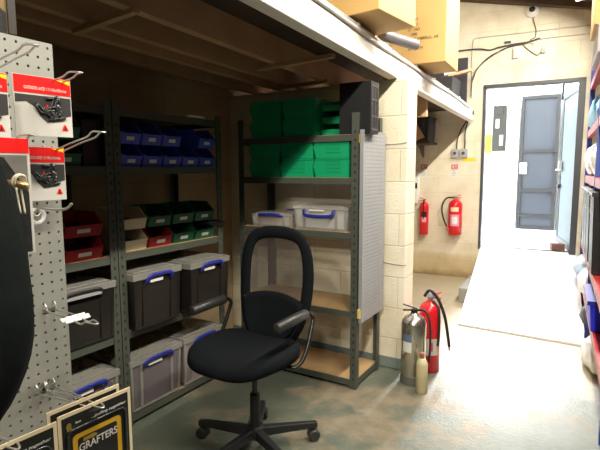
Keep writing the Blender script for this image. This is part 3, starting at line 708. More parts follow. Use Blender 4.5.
def graft(label, x, y, z, w, h, ang, z_txt=True):
    t = thing('footwear_accessory_pack', label, 'packet', (x, y, z-h), ang, 'yellow and black packs below the pegboard'); e = .0008
    MB().box(-.003, 0, -w/2, w/2, 0, h).build('card', m_creamcard, t)
    hole = .016
    b = MB(); q = .008
    b.slab([(e, -w/2+q, q), (e, w/2-q, q), (e, w/2-q, h-q), (e, -w/2+q, h-q)], (-e*.5, 0, 0)); b.build('black_print', m_blackcard, t)
    # yellow frame round a raised blister
    def rrect(hw_, z0, z1, r, n=5):
        P = []
        for cx, cz, a0 in ((hw_-r, z0+r, -90), (hw_-r, z1-r, 0), (-hw_+r, z1-r, 90), (-hw_+r, z0+r, 180)):
            for k in range(n+1): P.append((cx+r*math.cos(R(a0+90*k/n)), cz+r*math.sin(R(a0+90*k/n))))
        return P
    A = rrect(w*.335, h*.1, h*.79, .01); B = rrect(w*.335-.011, h*.1+.011, h*.79-.011, .006)
    b = MB(); va = [b.v((e*2, *p)) for p in A]; vb_ = [b.v((e*2, *p)) for p in B]
    for k in range(len(A)): b.f((va[k], va[(k+1) % len(A)], vb_[(k+1) % len(A)], vb_[k]))
    b.build('yellow_border', m_yellow, t)
    bl = rrect(w*.40, h*.05, h*.845, .014); b = MB(); b.tube([(.003, *p) for p in bl], .003, 6, closed=True).build('blister_edge', mat('dark_blister', (.02, .022, .025), .2), t, smooth=True)
    text('brand_lettering', 'GRAFTERS', .024, m_whitecard, plane_mx((e*3, -w*.26, h*.625), (0, 1, .03)), t, bold=.0004, width=w*.53, ext=.0001)
    text('slogan_lettering', '...pulling together', .009, m_label, plane_mx((e*2, -w*.08, h*.875), (0, 1, 0)), t, shear=.3, width=w*.5, ext=.0001)
    text('logo_lettering', 'fi', .022, m_gold, plane_mx((e*2, -w*.40, h*.85), (0, 1, 0)), t, bold=.0014, ext=.0001)
    text('logo_caption', 'foot', .008, m_label, plane_mx((e*2, -w*.29, h*.885), (0, 1, 0)), t, ext=.0001)
    MB().slab([(e*2, -w*.2, h*.70), (e*2, -w*.05, h*.70), (e*2, .0, h*.715), (e*2, -.01, h*.735), (e*2, -w*.2, h*.735)], (.0001, 0, 0)).build('yellow_emblem', m_gold, t)
    b = MB(); b.slab([(e*1.2, -.02, h*.935), (e*1.2, 0, h*.915), (e*1.2, .02, h*.935), (e*1.2, .012, h*.955), (e*1.2, -.012, h*.955)], (.0001, 0, 0)); b.build('hang_hole', mat('hole_dark', (.05, .05, .045), .6), t)
    return t
graft('yellow and black pack with white slab lettering, front right of the packs', -.93, .645, .912, .178, .26, R(-4))
graft('yellow and black pack cut by the bottom left corner', -.93, .458, .912, .178, .26, R(-4))
graft('yellow and black pack half hidden behind the front right one', -.975, .648, .908, .178, .26, R(-4))
euro_hook('wire hook poking through the front yellow and black pack', .645, .886, .245, drop=.005, group='wire hooks through the packs')
euro_hook('wire hook poking through the corner yellow and black pack', .458, .886, .245, drop=.005, group='wire hooks through the packs')

# printed board above the pegboard
t = thing('display_board', 'printed board with dark tree picture above the pegboard', 'board', (XP, .40, 1.742))
MB().box(-.014, -.004, -.26, .235, .0, .27).build('board', mat('tan_print', (.17, .115, .04), .5, noise=(5, .3)), t)
MB().slab([(-.003, -.26, .0), (-.003, .225, .0), (-.003, .225, .045), (-.003, .205, .06), (-.003, .185, .085), (-.003, .15, .10), (-.003, .12, .088), (-.003, .05, .11), (-.003, -.26, .12)], (-.0008, 0, 0)).build('dark_tree_print', m_photo, t)
MB().box(-.003, -.002, .14, .165, .008, .025).build('gold_print', m_gold, t)
MB().box(-.016, .002, .228, .245, .0, .27).build('edge_strip', mat('grey_strip', (.035, .03, .026), .4), t)

# dark garment hanging in front of the pegboard + brass peg
t = thing('hanging_jacket', 'bulky dark green jacket hanging at the left edge', 'jacket', (-.90, .36, .85))
b = MB((-.90, .36, .85)); rings = []; N = 36
prof = [(1.54, .015, .015), (1.52, .04, .04), (1.45, .066, .06), (1.36, .092, .085), (1.28, .112, .1), (1.21, .127, .11), (1.13, .13, .112), (1.06, .123, .108), (1.0, .105, .095), (.95, .078, .075), (.91, .045, .045), (.895, .015, .015)]
for z, a_, b_ in prof:
    cx = -.855+.02*(1.2-z); cy = .332; z += .09
    rr = []
    for k in range(N):
        an = 2*PI*k/N; fold = 1.04+.05*math.sin(5*an+z*9)+.05*math.sin(11*an-z*10)+.025*math.sin(3*an+z*31)
        rr.append(b.v((cx+b_*fold*math.cos(an), cy+a_*fold*math.sin(an), z)))
    rings.append(rr)
for A, B in zip(rings, rings[1:]):
    for k in range(N): b.f((A[k], A[(k+1) % N], B[(k+1) % N], B[k]))
b.f(rings[0]); b.f(rings[-1]); b.build('cloth', m_coat, t, smooth=True, sub=1)
t = thing('brass_peg', 'brass peg with a cream cord looped round it', 'peg', (-.86, .43, 1.40))
pc = at(20, 183, (0, 1, 0), (0, .47, 0)); t.location = pc
MB().tube([(-.1, -.0, -.0), (-.02, 0, 0), (.012, .004, -.006)], [.005, .006, .0065], 10).build('peg', m_brass, t, smooth=True)
for dx, r in ((-.004, .011), (-.011, .012)):
    MB().tube([(dx-.002+.004*math.sin(a), .004+r*math.cos(a)*.9, .003+r*math.sin(a)) for a in [2*PI*k/16 for k in range(16)]], .002, 6, closed=True).build('cord_loop', m_cord, t, smooth=True)
for dy in (-.006, .002):
    MB().tube(curve([(-.002, dy, -.008), (0, dy+.001, -.03), (.001, dy+.003, -.055-.1*dy)], 5), .0018, 6).build('cord_end', m_cord, t, smooth=True)

# ------------------------------------------------------------------ extinguishers
def extinguisher(label, loc, rz, r, h, m, kind, group=None):
    t = thing('fire_extinguisher', label, 'fire extinguisher', loc, rz, group)
    hc = h*.82
    MB().lathe((0, 0, 0), [(r*.9, 0), (r, .006), (r, hc-r*.75), (r*.93, hc-r*.45), (r*.72, hc-r*.18), (r*.36, hc), (r*.3, hc+.01)], 28).build('cylinder', m, t, smooth=True)
    if kind == 'steel': MB().lathe((0, 0, 0), [(r*1.012, .0), (r*1.012, .06), (r*.99, .062)], 28).build('foot_ring', mat('foot_ring', (.12, .11, .1), .5), t)
    MB().lathe((0, 0, hc), [(r*.26, 0), (r*.26, h*.06), (r*.18, h*.065)], 14).build('valve', m_brass if kind != 'steel' else m_black, t)
    hm = m_black if kind == 'steel' else m_extred
    MB().bar((-.02, 0, hc+h*.07), (.075, 0, hc+h*.115), .02, .006).build('lever', hm, t, bevel=.001)
    MB().bar((-.02, 0, hc+h*.055), (.075, 0, hc+h*.045), .02, .008).build('carry_handle', hm, t, bevel=.001)
    return t, hc
def wrap_label(t, r, z0, z1, a0, a1, m, name='instruction_label', n=12):
    MB().grid(lambda u, v: (r*1.006*math.cos(a0+(a1-a0)*u), r*1.006*math.sin(a0+(a1-a0)*u), z0+(z1-z0)*v), n, 1).build(name, m, t)
# the three on the floor by the pillar
cs = Vector((-.958, 3.066, 0))
t, hc = extinguisher('polished steel fire extinguisher standing against the pillar', cs, R(200), .083, .575, m_silver, 'steel', 'floor fire extinguishers')
av = math.atan2(-cs.y, -cs.x)-R(200)
wrap_label(t, .083, .23, .30, av-.95, av-.15, m_label)
wrap_label(t, .083, .302, .35, av-.95, av-.15, mat('blue_grey_label', (.12, .16, .25), .5), 'label_heading')
MB().tube(curve([(-.02, 0, hc+.03), (-.07, .02, hc+.03), (-.10, .035, hc-.05), (-.105, .04, hc-.2), (-.10, .04, .16)], 6), .008, 8).build('hose', m_rubber, t, smooth=True)
t = thing('gas_cylinder', 'small cream painted gas cylinder in front of the steel extinguisher', 'cylinder', (-.862, 2.945, 0)); r = .037
MB().lathe((0, 0, 0), [(r*.9, 0), (r, .004), (r, .185), (r*.9, .205), (r*.55, .225), (r*.4, .23)], 22).build('cylinder', m_tan, t, smooth=True)
MB().lathe((0, 0, .229), [(r*.42, 0), (r*.42, .02), (r*.3, .022)], 14).build('neck', m_brass, t)
MB().lathe((0, 0, .25), [(r*.45, 0), (r*.45, .014), (r*.1, .018)], 14).build('cap', mat('dull_red_cap', (.4, .12, .1), .5), t)
er = Vector((-.925, 3.325, 0))
t, hc = extinguisher('red fire extinguisher with black hose beside the steel one', er, R(20), .075, .61, m_extred, 'red', 'floor fire extinguishers')
av = math.atan2(-er.y, -er.x)-R(20)
wrap_label(t, .075, .13, .25, av-.3, av+.9, m_whitecard)
wrap_label(t, .075, .16, .225, av-.02, av+.35, m_extred, 'label_panel')
MB().tube(curve([(-.04, .0, hc+.04), (-.005, -.02, hc+.085), (.05, -.03, hc+.03), (.10, -.03, hc-.10), (.125, -.03, hc-.24), (.135, -.028, hc-.31)], 8), .011, 10).build('hose', m_rubber, t, smooth=True)
MB().tube([(.135, -.028, hc-.31), (.139, -.028, hc-.34)], [.009, .006], 10).build('nozzle', m_zinc, t)
MB().tube(curve([(.02, -.02, hc+.01), (.055, -.055, hc-.05), (.06, -.062, hc-.2), (.055, -.06, .2)], 6), .009, 8).build('discharge_tube', m_rubber, t, smooth=True)
MB().lathe((0, 0, hc+.03), [(.022, 0), (.03, .012), (.03, .03), (.02, .036)], 14).build('valve_cap', mat('mauve_cap', (.45, .42, .55), .4), t)
# the two on the back wall
for px, py, r, h, lab in ((423.5, 234, .062, .53, 'slim red fire extinguisher on the back wall, left of the pair'), (454.5, 234.5, .088, .56, 'wide red fire extinguisher with side hose on the back wall')):
    p = onback(px, py, .01+r)
    t, hc = extinguisher(lab, p, R(160 if r < .07 else 35), r, h, m_extred, 'red', 'wall fire extinguishers')
    ra = R(160 if r < .07 else 35); av = math.atan2(-p.y, -p.x)-ra
    if r < .07:
        wrap_label(t, r, .24, .31, av-.6, av+.6, m_blackcard, 'label_heading'); wrap_label(t, r, .17, .235, av-.5, av+.5, mat('pink_label', (.75, .3, .35), .5))
        MB().tube(curve([(-.0, .02, hc+.03), (-.03, .05, hc), (-.035, .055, hc-.12), (-.03, .05, hc-.22)], 6), .008, 8).build('hose', m_rubber, t, smooth=True)
    else:
        wrap_label(t, r, .31, .365, av-.7, av+.5, mat('cream_label', (.8, .62, .4), .5), 'label_heading'); wrap_label(t, r, .12, .27, av-.7, av+.6, mat('pink_label_two', (.75, .3, .42), .5))
        wrap_label(t, r*1.004, .15, .24, av-.45, av+.3, m_label, 'instruction_panel')
        loc = lambda u, f, z: Vector((u*math.cos(ra)+f*math.sin(ra)*-1, -u*math.sin(ra)-f*math.cos(ra), z))
        MB().tube(curve([loc(-.02, .0, hc+.03), loc(-.11, .02, hc+.02), loc(-.16, .03, hc-.06), loc(-.165, .03, hc-.16), loc(-.13, .04, hc-.28), loc(-.085, .06, hc-.36)], 8), .011, 10).build('hose', m_rubber, t, smooth=True)
        MB().tube([loc(-.085, .06, hc-.35), loc(-.07, .065, hc-.39)], .016, 10).build('hose_clip', m_extred, t)
    MB(p, ra).slab([p+EX*(-.02)+DY*(r-.004)+Vector((0, 0, .3)), p+EX*.02+DY*(r-.004)+Vector((0, 0, .3)), p+EX*.02+DY*(r-.004)+Vector((0, 0, hc)), p+EX*(-.02)+DY*(r-.004)+Vector((0, 0, hc))], DY*.014).build('wall_bracket', m_black, t)

# ------------------------------------------------------------------ fittings on the back wall
def wallbox(name, label, cat, px0, py0, px1, py1, depth, m, group=None, part='case', bevel=.004):
    a = onback(px0, py0); b = onback(px1, py1); t = thing(name, label, cat, ((a+b)/2)*1.0, SK, group)
    o_ = t.location; hw_ = (b-a).dot(EX)/2; hh = (a.z-b.z)/2
    MB().box(-abs(hw_), abs(hw_), -depth, -.0005, -hh, hh).build(part, m, t, bevel=bevel)
    return t, abs(hw_), hh
for x0, x1, lab, dk in ((421, 427, 'small extinguisher sign with red top above the slim extinguisher', 1), (451.5, 457.5, 'small extinguisher sign with red top above the wide extinguisher', 0)):
    t, a, hh = wallbox('safety_sign', lab, 'sign', x0, 164.5, x1, 178, .002, m_label, 'extinguisher signs on the back wall', 'plate', 0)
    MB().box(-a, a, -.0032, -.002, hh*.28, hh).build('red_panel', mat('sign_red_%d' % dk, (.45, .02, .05) if dk else (.75, .04, .1), .4), t)
    MB().box(-a*.7, -a*.1, -.004, -.0032, hh*.4, hh*.9).box(a*.1, a*.7, -.004, -.0032, hh*.62, hh*.86).box(a*.1, a*.7, -.004, -.0032, hh*.4, hh*.5).build('white_symbols', m_whitecard, t)
    b = MB()
    for k in range(4): b.box(-a*.6, a*(.2+.1*(k % 3)), -.0026, -.002, hh*(.1-.24*k), hh*(.16-.24*k))
    b.build('text_lines', mat('sign_green_%d' % dk, (.18, .3, .2), .5), t)
for x0, x1, lab in ((452.5, 458.5, 'grey switched socket below the beam, left of two'), (460.5, 467.5, 'grey switched socket below the beam, right of two')):
    t, a, hh = wallbox('wall_socket', lab, 'socket', x0, 149, x1, 157.5, .05, m_grey, 'sockets on the back wall')
    MB().lathe((0, -.05, 0), [(.02, 0), (.02, -.01), (.012, -.012)], 14, 'Y').build('rocker', m_frame, t)
t, a, hh = wallbox('yellow_label', 'yellow sticker just under the grey sockets', 'sticker', 462.5, 158, 475.5, 161.5, .001, m_yellow_bright, None, 'sticker', 0)
t, a, hh = wallbox('control_box', 'white control box half hidden behind the pillar edge', 'box', 408, 172, 419, 203, .06, m_white, None, 'case')
MB().box(a*.1, a*.8, -.063, -.06, -hh*.05, hh*.3).build('window', m_blackcard, t)
# camera
p = onback(532.5, 11, .0); t = thing('security_camera', 'white dome security camera high on the back wall', 'camera', p, SK)
MB().lathe((0, 0, 0), [(.078, -.0005), (.078, -.028), (.066, -.04), (.05, -.05), (.036, -.066), (.034, -.078)], 26, 'Y').build('housing', m_white, t, smooth=True)
MB().lathe((0, 0, 0), [(.034, -.078), (.03, -.09), (.016, -.098), (.002, -.1)], 20, 'Y').build('lens', m_black, t, smooth=True)
t, a, hh = wallbox('motion_sensor', 'white motion sensor below the cables on the back wall', 'sensor', 513.5, 47.5, 520, 58, .04, m_white, None, 'case', .012)
MB().box(-a*.6, a*.6, -.049, -.045, -hh*.6, hh*.1).build('lens', m_label, t, bevel=.002)
def wire(name, label, pts, r, m, cat='cable', group='cables on the back wall', off=.012, n=6):
    P = curve([onback(x, y, off) for x, y in pts], n); return tag(MB().tube(P, r, 6).build(name, m, smooth=True), label, cat, group)
wire('thick_cable', 'thick black cable bundle running left from below the camera', [(452, 52), (466, 50), (480, 49), (490, 50), (500, 47), (515, 44), (528, 42), (540, 38)], .009, m_cable, off=.02)
wire('thick_cable', 'black cable sweeping down to the white beam', [(540, 38), (525, 43), (508, 47), (495, 54), (484, 62), (476, 71), (472, 82), (471, 96)], .0065, m_cable, off=.035)
wire('thin_cable', 'thin grey cable under the thick bundle', [(534, 44), (520, 43), (505, 49), (490, 56), (478, 68), (473, 80)], .004, m_cable, off=.03)
wire('conduit_pipe', 'thin grey pipe running from the beam up and across to the right', [(471.5, 98), (472, 75), (472.5, 55), (473, 44), (475, 39), (482, 37.5), (500, 35.5), (530, 32), (560, 28.5), (592, 25)], .006, m_pipe, off=.008)
wire('thin_cable', 'thin grey cable sagging to the right of the bundle', [(540, 39), (560, 36.5), (580, 34.5), (594, 33)], .004, m_pipe)
wire('thin_cable', 'short cable hanging from the security camera', [(532.5, 16), (534, 22), (536, 30), (535, 37), (530, 40)], .005, m_cable)
wire('thin_cable', 'short loose cable ending at a small white plug', [(523, 45), (530, 51), (537, 55), (540, 53), (543.5, 50)], .005, m_cable)
wire('thick_cable', 'black cable dropping from beam end to the left socket', [(468, 116), (466, 122), (461, 130), (457.5, 140), (456.5, 149)], .009, m_cable, off=.03)
wire('thick_cable', 'black cable dropping from beam end to the right socket', [(469, 114), (467, 124), (465, 134), (465, 142), (464.5, 149)], .009, m_cable, off=.03)
t, a, hh = wallbox('cable_plug', 'small cream plug on the wall right of the motion sensor', 'plug', 541.5, 48.5, 545.5, 53, .03, m_grey, None, 'case', .002)
t, a, hh = wallbox('cable_clip', 'short dark clip above the thick cables', 'clip', 504.5, 41.8, 511, 43.2, .02, m_cable, None, 'clip', .001)
# concrete block beside the ramp
t = thing('concrete_block', 'grey concrete block on the floor left of the ramp', 'block', (-1.12, 5.55, 0), SK)
MB().box(-.05, .06, -.3, .42, 0, .16).build('block', mat('grey_block', (.3, .3, .28), .8, noise=(12, .15)), t, bevel=.008)

# ------------------------------------------------------------------ under the deck behind the pillar
t = thing('timber_plank', 'brown timber plank under the white beam behind the pillar', 'plank', (-1.5, 4.6, 1.87))
pa = at(414, 96, (0, 1, 0), (0, 4.38, 0)); pb = at(441, 118, (0, 1, 0), (0, 4.38, 0)); MB((-1.5, 4.6, 1.87)).box(pa.x, xlint(4.38)-.085, 4.35, 4.4, pb.z+.02, 2.2).build('plank', m_card_in, t)
sh = thing('wall_shelf', 'dark wall shelf holding crates behind the pillar', 'shelf', (-2.1, 6.25, 1.66))
MB((-2.1, 6.25, 1.66)).box(-2.6, -1.76, 6.08, 6.44, 1.76, 1.79).build('board', m_dark_timber, sh)
for x in (-2.5, -1.95): MB((-2.1, 6.25, 1.66)).prism([(6.44, 1.76), (6.44, 1.6), (6.2, 1.76)], 0, x, x+.02).build('bracket', m_steel, sh)
t = thing('black_crate', 'black ribbed crate on the wall shelf behind the pillar', 'crate', (-1.95, 6.25, 1.69), 0, None)
b = MB((-1.95, 6.25, 1.69)); b.box(-2.2, -1.78, 6.11, 6.42, 1.79, 2.10, .01, .01)
b.build('crate_body', m_board, t, bevel=.006)
b = MB((-1.95, 6.25, 1.69))
for k in range(6): b.box(-2.17+k*.07, -2.15+k*.07, 6.098, 6.118, 1.80, 2.08)
b.box(-2.21, -1.77, 6.1, 6.43, 2.08, 2.102); b.build('crate_ribs', m_blackcard, t)
t = thing('cardboard_flap', 'tan cardboard piece sticking out behind the pillar top', 'cardboard', (-2.1, 6.08, 1.8))
q = [at(x, y, (0, 1, 0), (0, 6.083, 0)) for x, y in ((404, 118), (416, 123), (424.5, 137), (404, 146))]
MB((-2.1, 6.08, 1.8)).slab(q, (0, .015, 0)).build('sheet', m_card_in, t)

# ------------------------------------------------------------------ on the mezzanine
def carton(label, c, w, d, h, rz, group='cartons on the mezzanine'):
    t = thing('cardboard_box', label, 'cardboard box', c, rz, group)
    MB().box(-w/2, w/2, -d/2, d/2, 0, h).build('carton', m_card, t, bevel=.005)
    MB().box(-.02, .02, -d/2-.0008, d/2+.0008, h-.001, h+.0006).build('tape', m_tape, t)
    return t
# right box: front face towards the camera, overhanging the beam
t = carton('large cardboard box with printed lines overhanging the beam, right of two', (-1.22, 4.0, 2.252), .45, .46, .58, R(2))
p0 = t.location
lines = ['PART', 'QTY.1', 'ST. NO', '(30)', 'IN NUMBER(S). AB', 'OF', '30-35 CM']
xs = (-.01, -.02, -.02, .005, -.025, .045, -.02)
for i, s_ in enumerate(lines):
    text('printed_line', s_, .03, m_blackcard, plane_mx((xs[i]-.05, -.231, .325-.036*i), (1, 0, 0)), t, ext=.0003)
MB().box(.17, .226, -.232, -.229, .46, .56).build('yellow_sticker', m_yellow_bright, t)
carton('cardboard box cut by the top edge, overhanging the beam, left of two', (-1.162, 2.641, 2.252), .44, .42, .42, R(-8))
t = thing('rolled_sheet', 'grey rolled sheet wedged under the cardboard boxes', 'roll', (-1.1, 3.35, 2.3), 0)
b = MB((-1.1, 3.35, 2.3)); b.tube([(-1.20, 3.02, 2.30), (-1.085, 3.36, 2.292)], .036, 16); b.build('roll', mat('grey_sleeve', (.13, .125, .135), .5), t, smooth=False)
MB((-1.1, 3.35, 2.3)).tube([(-1.0851, 3.3598, 2.292), (-1.083, 3.366, 2.2918)], .03, 14).build('hollow_end', m_blackcard, t)
t = thing('leaning_board', 'dark grey panel leaning on the back wall above the beam', 'panel', (-1.6, 6.35, 2.25))
MB((-1.6, 6.35, 2.25)).box(-2.2, -1.385, 6.34, 6.38, 2.252, 2.82).build('panel', m_board, t)
MB((-1.6, 6.35, 2.25)).box(-1.60, -1.585, 6.33, 6.34, 2.252, 2.82).build('edge', m_blackcard, t)
t = thing('wood_offcut', 'brown wooden offcut lying on the mezzanine by the dark panel', 'plank', (-1.42, 5.9, 2.5))
q0 = at(446, 77, (0, 1, 0), (0, 5.95, 0)); q1 = at(470, 70.5, (0, 1, 0), (0, 6.1, 0))
MB((-1.42, 5.9, 2.5)).bar(q0, q1, .16, .03).build('offcut', m_card_in, t)
MB((-1.42, 5.9, 2.5)).bar(q0+Vector((-.02, .02, .03)), q0+Vector((.1, .03, .05)), .1, .035).build('white_offcut', m_white, t)
t2 = thing('storage_tub', 'dark tub on the mezzanine holding up the wooden offcut', 'tub', (-1.55, 6.0, 2.25))
MB((-1.55, 6.0, 2.25)).box(-1.9, -1.42, 5.8, 6.2, 2.252, q0.z-.02, .02, .02).build('tub', m_board, t2, bevel=.01)
# conduit on top of the beam with clips
t = thing('beam_conduit', 'grey conduit clipped along the top edge of the white beam', 'conduit', (xlint(3), 3, 2.215))
MB((xlint(3), 3, 2.215)).tube([(xlint(y)-.02, y, 2.216+.004*math.sin(y*3)) for y in [-.5+.25*k for k in range(28)]], .011, 8).build('pipe', m_pipe, t, smooth=True)
for y in (1.9, 2.5, 3.1, 3.7, 4.3, 4.9, 5.5): MB((xlint(3), 3, 2.215)).box(xlint(y)-.036, xlint(y)-.004, y-.012, y+.012, 2.205, 2.231).build('clip', m_zinc, t)
t = thing('beam_cable', 'white cable running below the conduit on the white beam', 'cable', (xlint(3), 3, 2.18))
MB((xlint(3), 3, 2.18)).tube([(xlint(y)+.008, y, 2.178+.006*math.sin(y*4)) for y in [-.5+.2*k for k in range(34)]], .007, 6).build('cable', m_pipe, t, smooth=True)
MB().box(xlint(6.4)+.0005, xlint(6.4)+.01, 6.36, 6.42, 2.12, 2.17).build('bolt_plate', m_frame, t)
C.objects[-1]
for o in list(C.objects):
    if o.name == 'bolt_plate': o.parent = None; o.data.transform(Matrix.Identity(4)); tag(o, 'dark bolt plate at the far end of the white beam', 'bolt')

# ------------------------------------------------------------------ right-hand racking (seen along its face)
def RK(s, u=0, z=0):
    """s = y along the face, u = into the rack"""
    return Vector((-.06-.049*(s-6.3)+u, s+.049*u, z))
rk = thing('stock_rack', 'blue and red steel stock rack along the right edge', 'rack', RK(5, .3), SK); og = RK(5, .3)
def rbar(a, b, w_, h_, nm, m): return MB(og, SK).bar(a, b, w_, h_).build(nm, m, rk)
for s_ in (6.25, 4.55, 2.85):
    for u in (.03, .6): MB(og, SK).bar(RK(s_, u, 0), RK(s_, u, 2.75), .05, .06, (0, 1, 0)).build('upright', m_rackblue, rk)
for z in (2.33, 1.81, 1.33, .62, .28):
    for u in (.03, .6): rbar(RK(2.83, u, z), RK(6.28, u, z), .045, .075, 'beam', m_rackred)
    MB(og, SK).slab([RK(2.83, .055, z+.02), RK(6.28, .055, z+.02), RK(6.28, .575, z+.02), RK(2.83, .575, z+.02)], (0, 0, .018)).build('shelf_board', m_mdf, rk)
def rbox(name, label, cat, s0, s1, u0, u1, z0, z1, m, bevel=.01, group=None, taper=0, part='body'):
    c = RK((s0+s1)/2, (u0+u1)/2, z0); t = thing(name, label, cat, c, SK, group)
    MB().box(-(u1-u0)/2, (u1-u0)/2, -(s1-s0)/2, (s1-s0)/2, 0, z1-z0, taper, taper).build(part, m, t, bevel=bevel); return t
def rbag(name, label, cat, s, u, z, rs, ru, h, m, seed, group=None):
    c = RK(s, u, z); t = thing(name, label, cat, c, SK, group); rr = random.Random(seed); ph = [rr.random()*6 for _ in range(4)]
    b = MB(); rings = []; N = 20
    for f, k in ((0, .75), (.06, .93), (.25, 1.03), (.5, 1), (.72, .86), (.88, .6), (.97, .25)):
        ring_ = []
        for i in range(N):
            a = 2*PI*i/N; q = k*(1+.07*math.sin(3*a+ph[0]+f*5)+.05*math.sin(7*a+ph[1]-f*8))
            ring_.append(b.v((ru*q*math.cos(a), rs*q*math.sin(a), f*h*(1+.05*math.sin(2*a+ph[2])))))
        rings.append(ring_)
    for A, B in zip(rings, rings[1:]):
        for i in range(N): b.f((A[i], A[(i+1) % N], B[(i+1) % N], B[i]))
    b.f(rings[0]); b.f(rings[-1]); b.build('bag', m, t, smooth=True); return t
zt = {i: z+.039 for i, z in enumerate((.28, .62, 1.33, 1.81, 2.33))}
rbox('cardboard_box', 'cardboard box on the rack top at the right edge', 'cardboard box', 4.7, 5.3, -.06, .4, zt[4]+.23, zt[4]+.75, m_card, .005)
tr = rbox('storage_tray', 'grey tray under the cardboard box on the rack top', 'tray', 4.65, 5.5, -.03, .5, zt[4], zt[4]+.23, m_tape, .01)
rbag('wrapped_bundle', 'bright cyan wrapped bundle on the upper rack shelf', 'bundle', 5.75, .2, zt[3], .4, .22, .36, m_cyan, 2)
rbag('wrapped_bundle', 'cyan and dark wrapped bundle nearer the camera on the upper rack shelf', 'bundle', 5.0, .22, zt[3], .3, .2, .34, mat('cyan_wrap_two', (.005, .14, .3), .4, noise=(18, .8)), 5)
rbag('white_bag', 'white polythene bag bulging from the middle rack shelf by the door', 'bag', 5.65, .2, zt[2], .36, .22, .36, m_bag, 3, 'white bags on the rack')
rbag('white_bag', 'white polythene bag nearer the camera on the middle rack shelf', 'bag', 5.0, .2, zt[2], .26, .2, .34, m_bag, 8, 'white bags on the rack')
for i, (s0, s1) in enumerate(((5.46, 5.84), (5.04, 5.42), (4.62, 5.0), (4.05, 4.48))):
    t = rbox('black_tote', 'black tote with pale rim on the rack, %s from the door' % ('nearest', 'second', 'third', 'fourth')[i], 'tote', s0, s1, -.02, .4, zt[1], zt[1]+.60, m_black, .008, 'black totes on the rack', .015)
    MB().box(-.222, .222, -(s1-s0)/2-.008, (s1-s0)/2+.008, .575, .604).build('rim', m_blackcard, t)
    MB().box(-.224, -.2221, -(s1-s0)/2-.008, (s1-s0)/2+.008, .592, .602).build('rim_edge', m_stripe, t)
    for k in range(2): MB().slab([(-.2125, -.12+.16*k, .56), (-.2125, -.105+.16*k, .56), (-.2125, -.075+.16*k, .44), (-.2125, -.09+.16*k, .44)], (-.003, 0, 0)).build('white_strap', m_stripe, t)
rbag('pale_blue_bag', 'pale blue polythene bag at the foot of the rack by the door', 'bag', 5.75, .1, zt[0], .3, .16, .24, m_bluebag, 4)
rbag('white_bag', 'white polythene bag on the lower rack shelf', 'bag', 5.08, .13, zt[0], .38, .17, .24, m_bag, 11, 'white bags on the rack')
t = rbox('blue_crate', 'bright blue crate on the lower rack shelf', 'crate', 3.75, 4.3, -.02, .4, zt[0], zt[0]+.22, mat('crate_blue', (.012, .02, .62), .5), .01, None, .015)
MB().box(-.225, .225, -.29, .29, .195, .222).build('rim', m_bright_blue, t)
rbag('white_bag', 'white polythene bag on the floor under the rack', 'bag', 4.05, .12, .0, .3, .16, .22, m_bag, 14, 'white bags on the rack')
rbag('dark_sack', 'dark rumpled sack on the floor between ramp and rack', 'sack', 4.95, .05, 0.0, .22, .07, .21, m_blackcard, 9)
t = thing('blue_ball', 'dark blue ball on the floor at the right edge', 'ball', RK(3.42, .10, .05))
MB().lathe((0, 0, 0), [(max(.0005, .05*math.sin(PI*k/12)), -.05*math.cos(PI*k/12)) for k in range(13)], 20).build('ball', m_rackblue, t, smooth=True)

# ------------------------------------------------------------------ doorway and yard
d1 = thing('door_1', None, None, (-.135, 6.66, .43), R(102-90+SK*0)); d1['kind'] = 'structure'
LW = .98; LH = 2.0
MB().box(-.02, .02, .02, LW, 0, LH).build('door_leaf', m_leaf, d1)
b = MB(); b.box(-.028, -.0205, .02, .07, 0, LH).box(-.028, -.0205, LW-.05, LW, 0, LH).box(-.028, -.0205, .07, LW-.05, 0, .08).box(-.028, -.0205, .07, LW-.05, LH-.06, LH); b.build('door_edge', m_frame, d1)
MB().box(-.03, .03, LW, LW+.03, 0, LH).build('closing_strip', m_gateframe, d1)
MB().box(-.07, -.0285, LW-.16, LW-.08, .98, 1.12).build('door_lock', m_grey, d1, bevel=.006)
MB().bar((-.08, LW-.05, 1.0), (-.08, LW-.30, 1.0), .02, .02).build('door_handle', m_label, d1)
MB().box(-.06, -.0285, LW-.1, LW-.02, .75, .8).build('bolt', m_gateframe, d1)
MB().bar((-.05, LW-.02, LH-.05), (-.18, .1, LH+.02), .025, .02).build('door_closer_arm', m_gateframe, d1)
g = thing('yard_gate', 'dark grey sheet metal gate in the yard wall beyond the door', 'gate', (-.76, 9.1, .2)); og = g.location
GX0, GX1, GZ0, GZ1 = -1.065, -.475, .42, 2.66
MB(og).box(GX0, GX1, 9.1, 9.12, GZ0, GZ1).build('sheet', m_gate, g)
b = MB(og)
for x in (GX0, GX1-.05): b.box(x, x+.05, 9.06, 9.1, GZ0, GZ1)
for z in (GZ0, .62, 1.05, 1.72, GZ1-.05): b.box(GX0+.05, GX1-.05, 9.06, 9.1, z, z+.05)
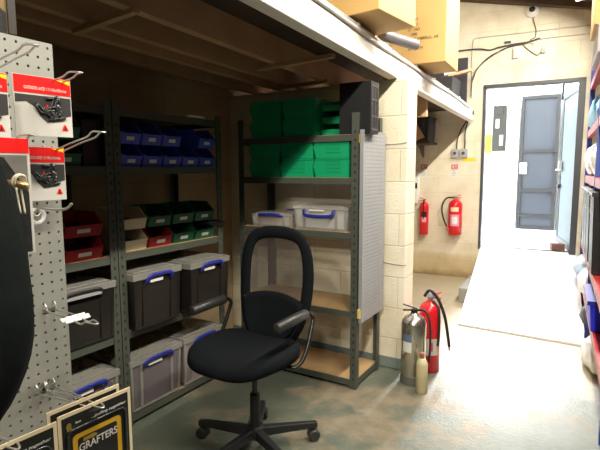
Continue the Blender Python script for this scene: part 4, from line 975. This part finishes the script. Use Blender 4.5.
b.build('frame', m_gateframe, g)
MB(og).box(GX0+.02, GX0+.13, 9.02, 9.06, 1.36, 1.55).build('lock_box', m_white, g, bevel=.01)
MB(og).box(GX1-.07, GX1-.01, 9.03, 9.06, 1.72, 1.82).build('hinge', m_gateframe, g)
MB(og).box(GX1-.07, GX1-.01, 9.03, 9.06, 1.02, 1.12).build('hinge', m_gateframe, g)
a = at(494, 106, (0, 1, 0), (0, 9.14, 0)); b_ = at(505.5, 151, (0, 1, 0), (0, 9.14, 0))
t = thing('meter_box', 'dark weathered meter box on the yard wall seen through the door', 'meter box', ((a.x+b_.x)/2, 9.15, b_.z))
MB().box(-(b_.x-a.x)/2, (b_.x-a.x)/2, -.07, 0, 0, a.z-b_.z).build('case', m_blackcard, t, bevel=.01)
hh = a.z-b_.z
MB().box(-.06, .0, -.078, -.07, hh*.5, hh*.7).build('pale_dial', m_tape, t)
MB().box(.01, .07, -.076, -.07, hh*.12, hh*.35).build('pale_plate', m_tape, t)
MB().box(-.07, .05, -.08, -.07, hh*.8, hh*.95).build('dark_panel', m_blackcard, t)
a = at(484, 135, (0, 1, 0), (0, 9.14, 0)); b_ = at(491, 153, (0, 1, 0), (0, 9.14, 0))
tag(MB().box(a.x, b_.x, 9.13, 9.15, b_.z, a.z).build('yellow_notice', m_yellow_bright), 'yellow notice on the yard wall beside the meter box', 'notice')
t = thing('loose_brick', 'reddish brown brick on the ground by the open door', 'brick', at(557, 250, (0, 0, 1), (0, 0, .411)), R(20))
MB().box(-.075, .075, -.05, .05, 0, .085).build('brick', m_brick, t, bevel=.004)

for pts, lab in ((((383, 144.5), (395, 144), (404, 143), (407, 142)), 'thin wire stretched across the upper pillar blocks'), (((383, 262), (393, 264), (400, 265), (406, 265)), 'thin wire stretched across the lower pillar blocks')):
    P = curve([at(x, y, (0, 1, 0), (0, 3.197, 0)) for x, y in pts], 5)
    tag(MB().tube(P, .0035, 6).build('thin_wire', m_pipe, smooth=True), lab, 'wire', 'wires on the pillar')
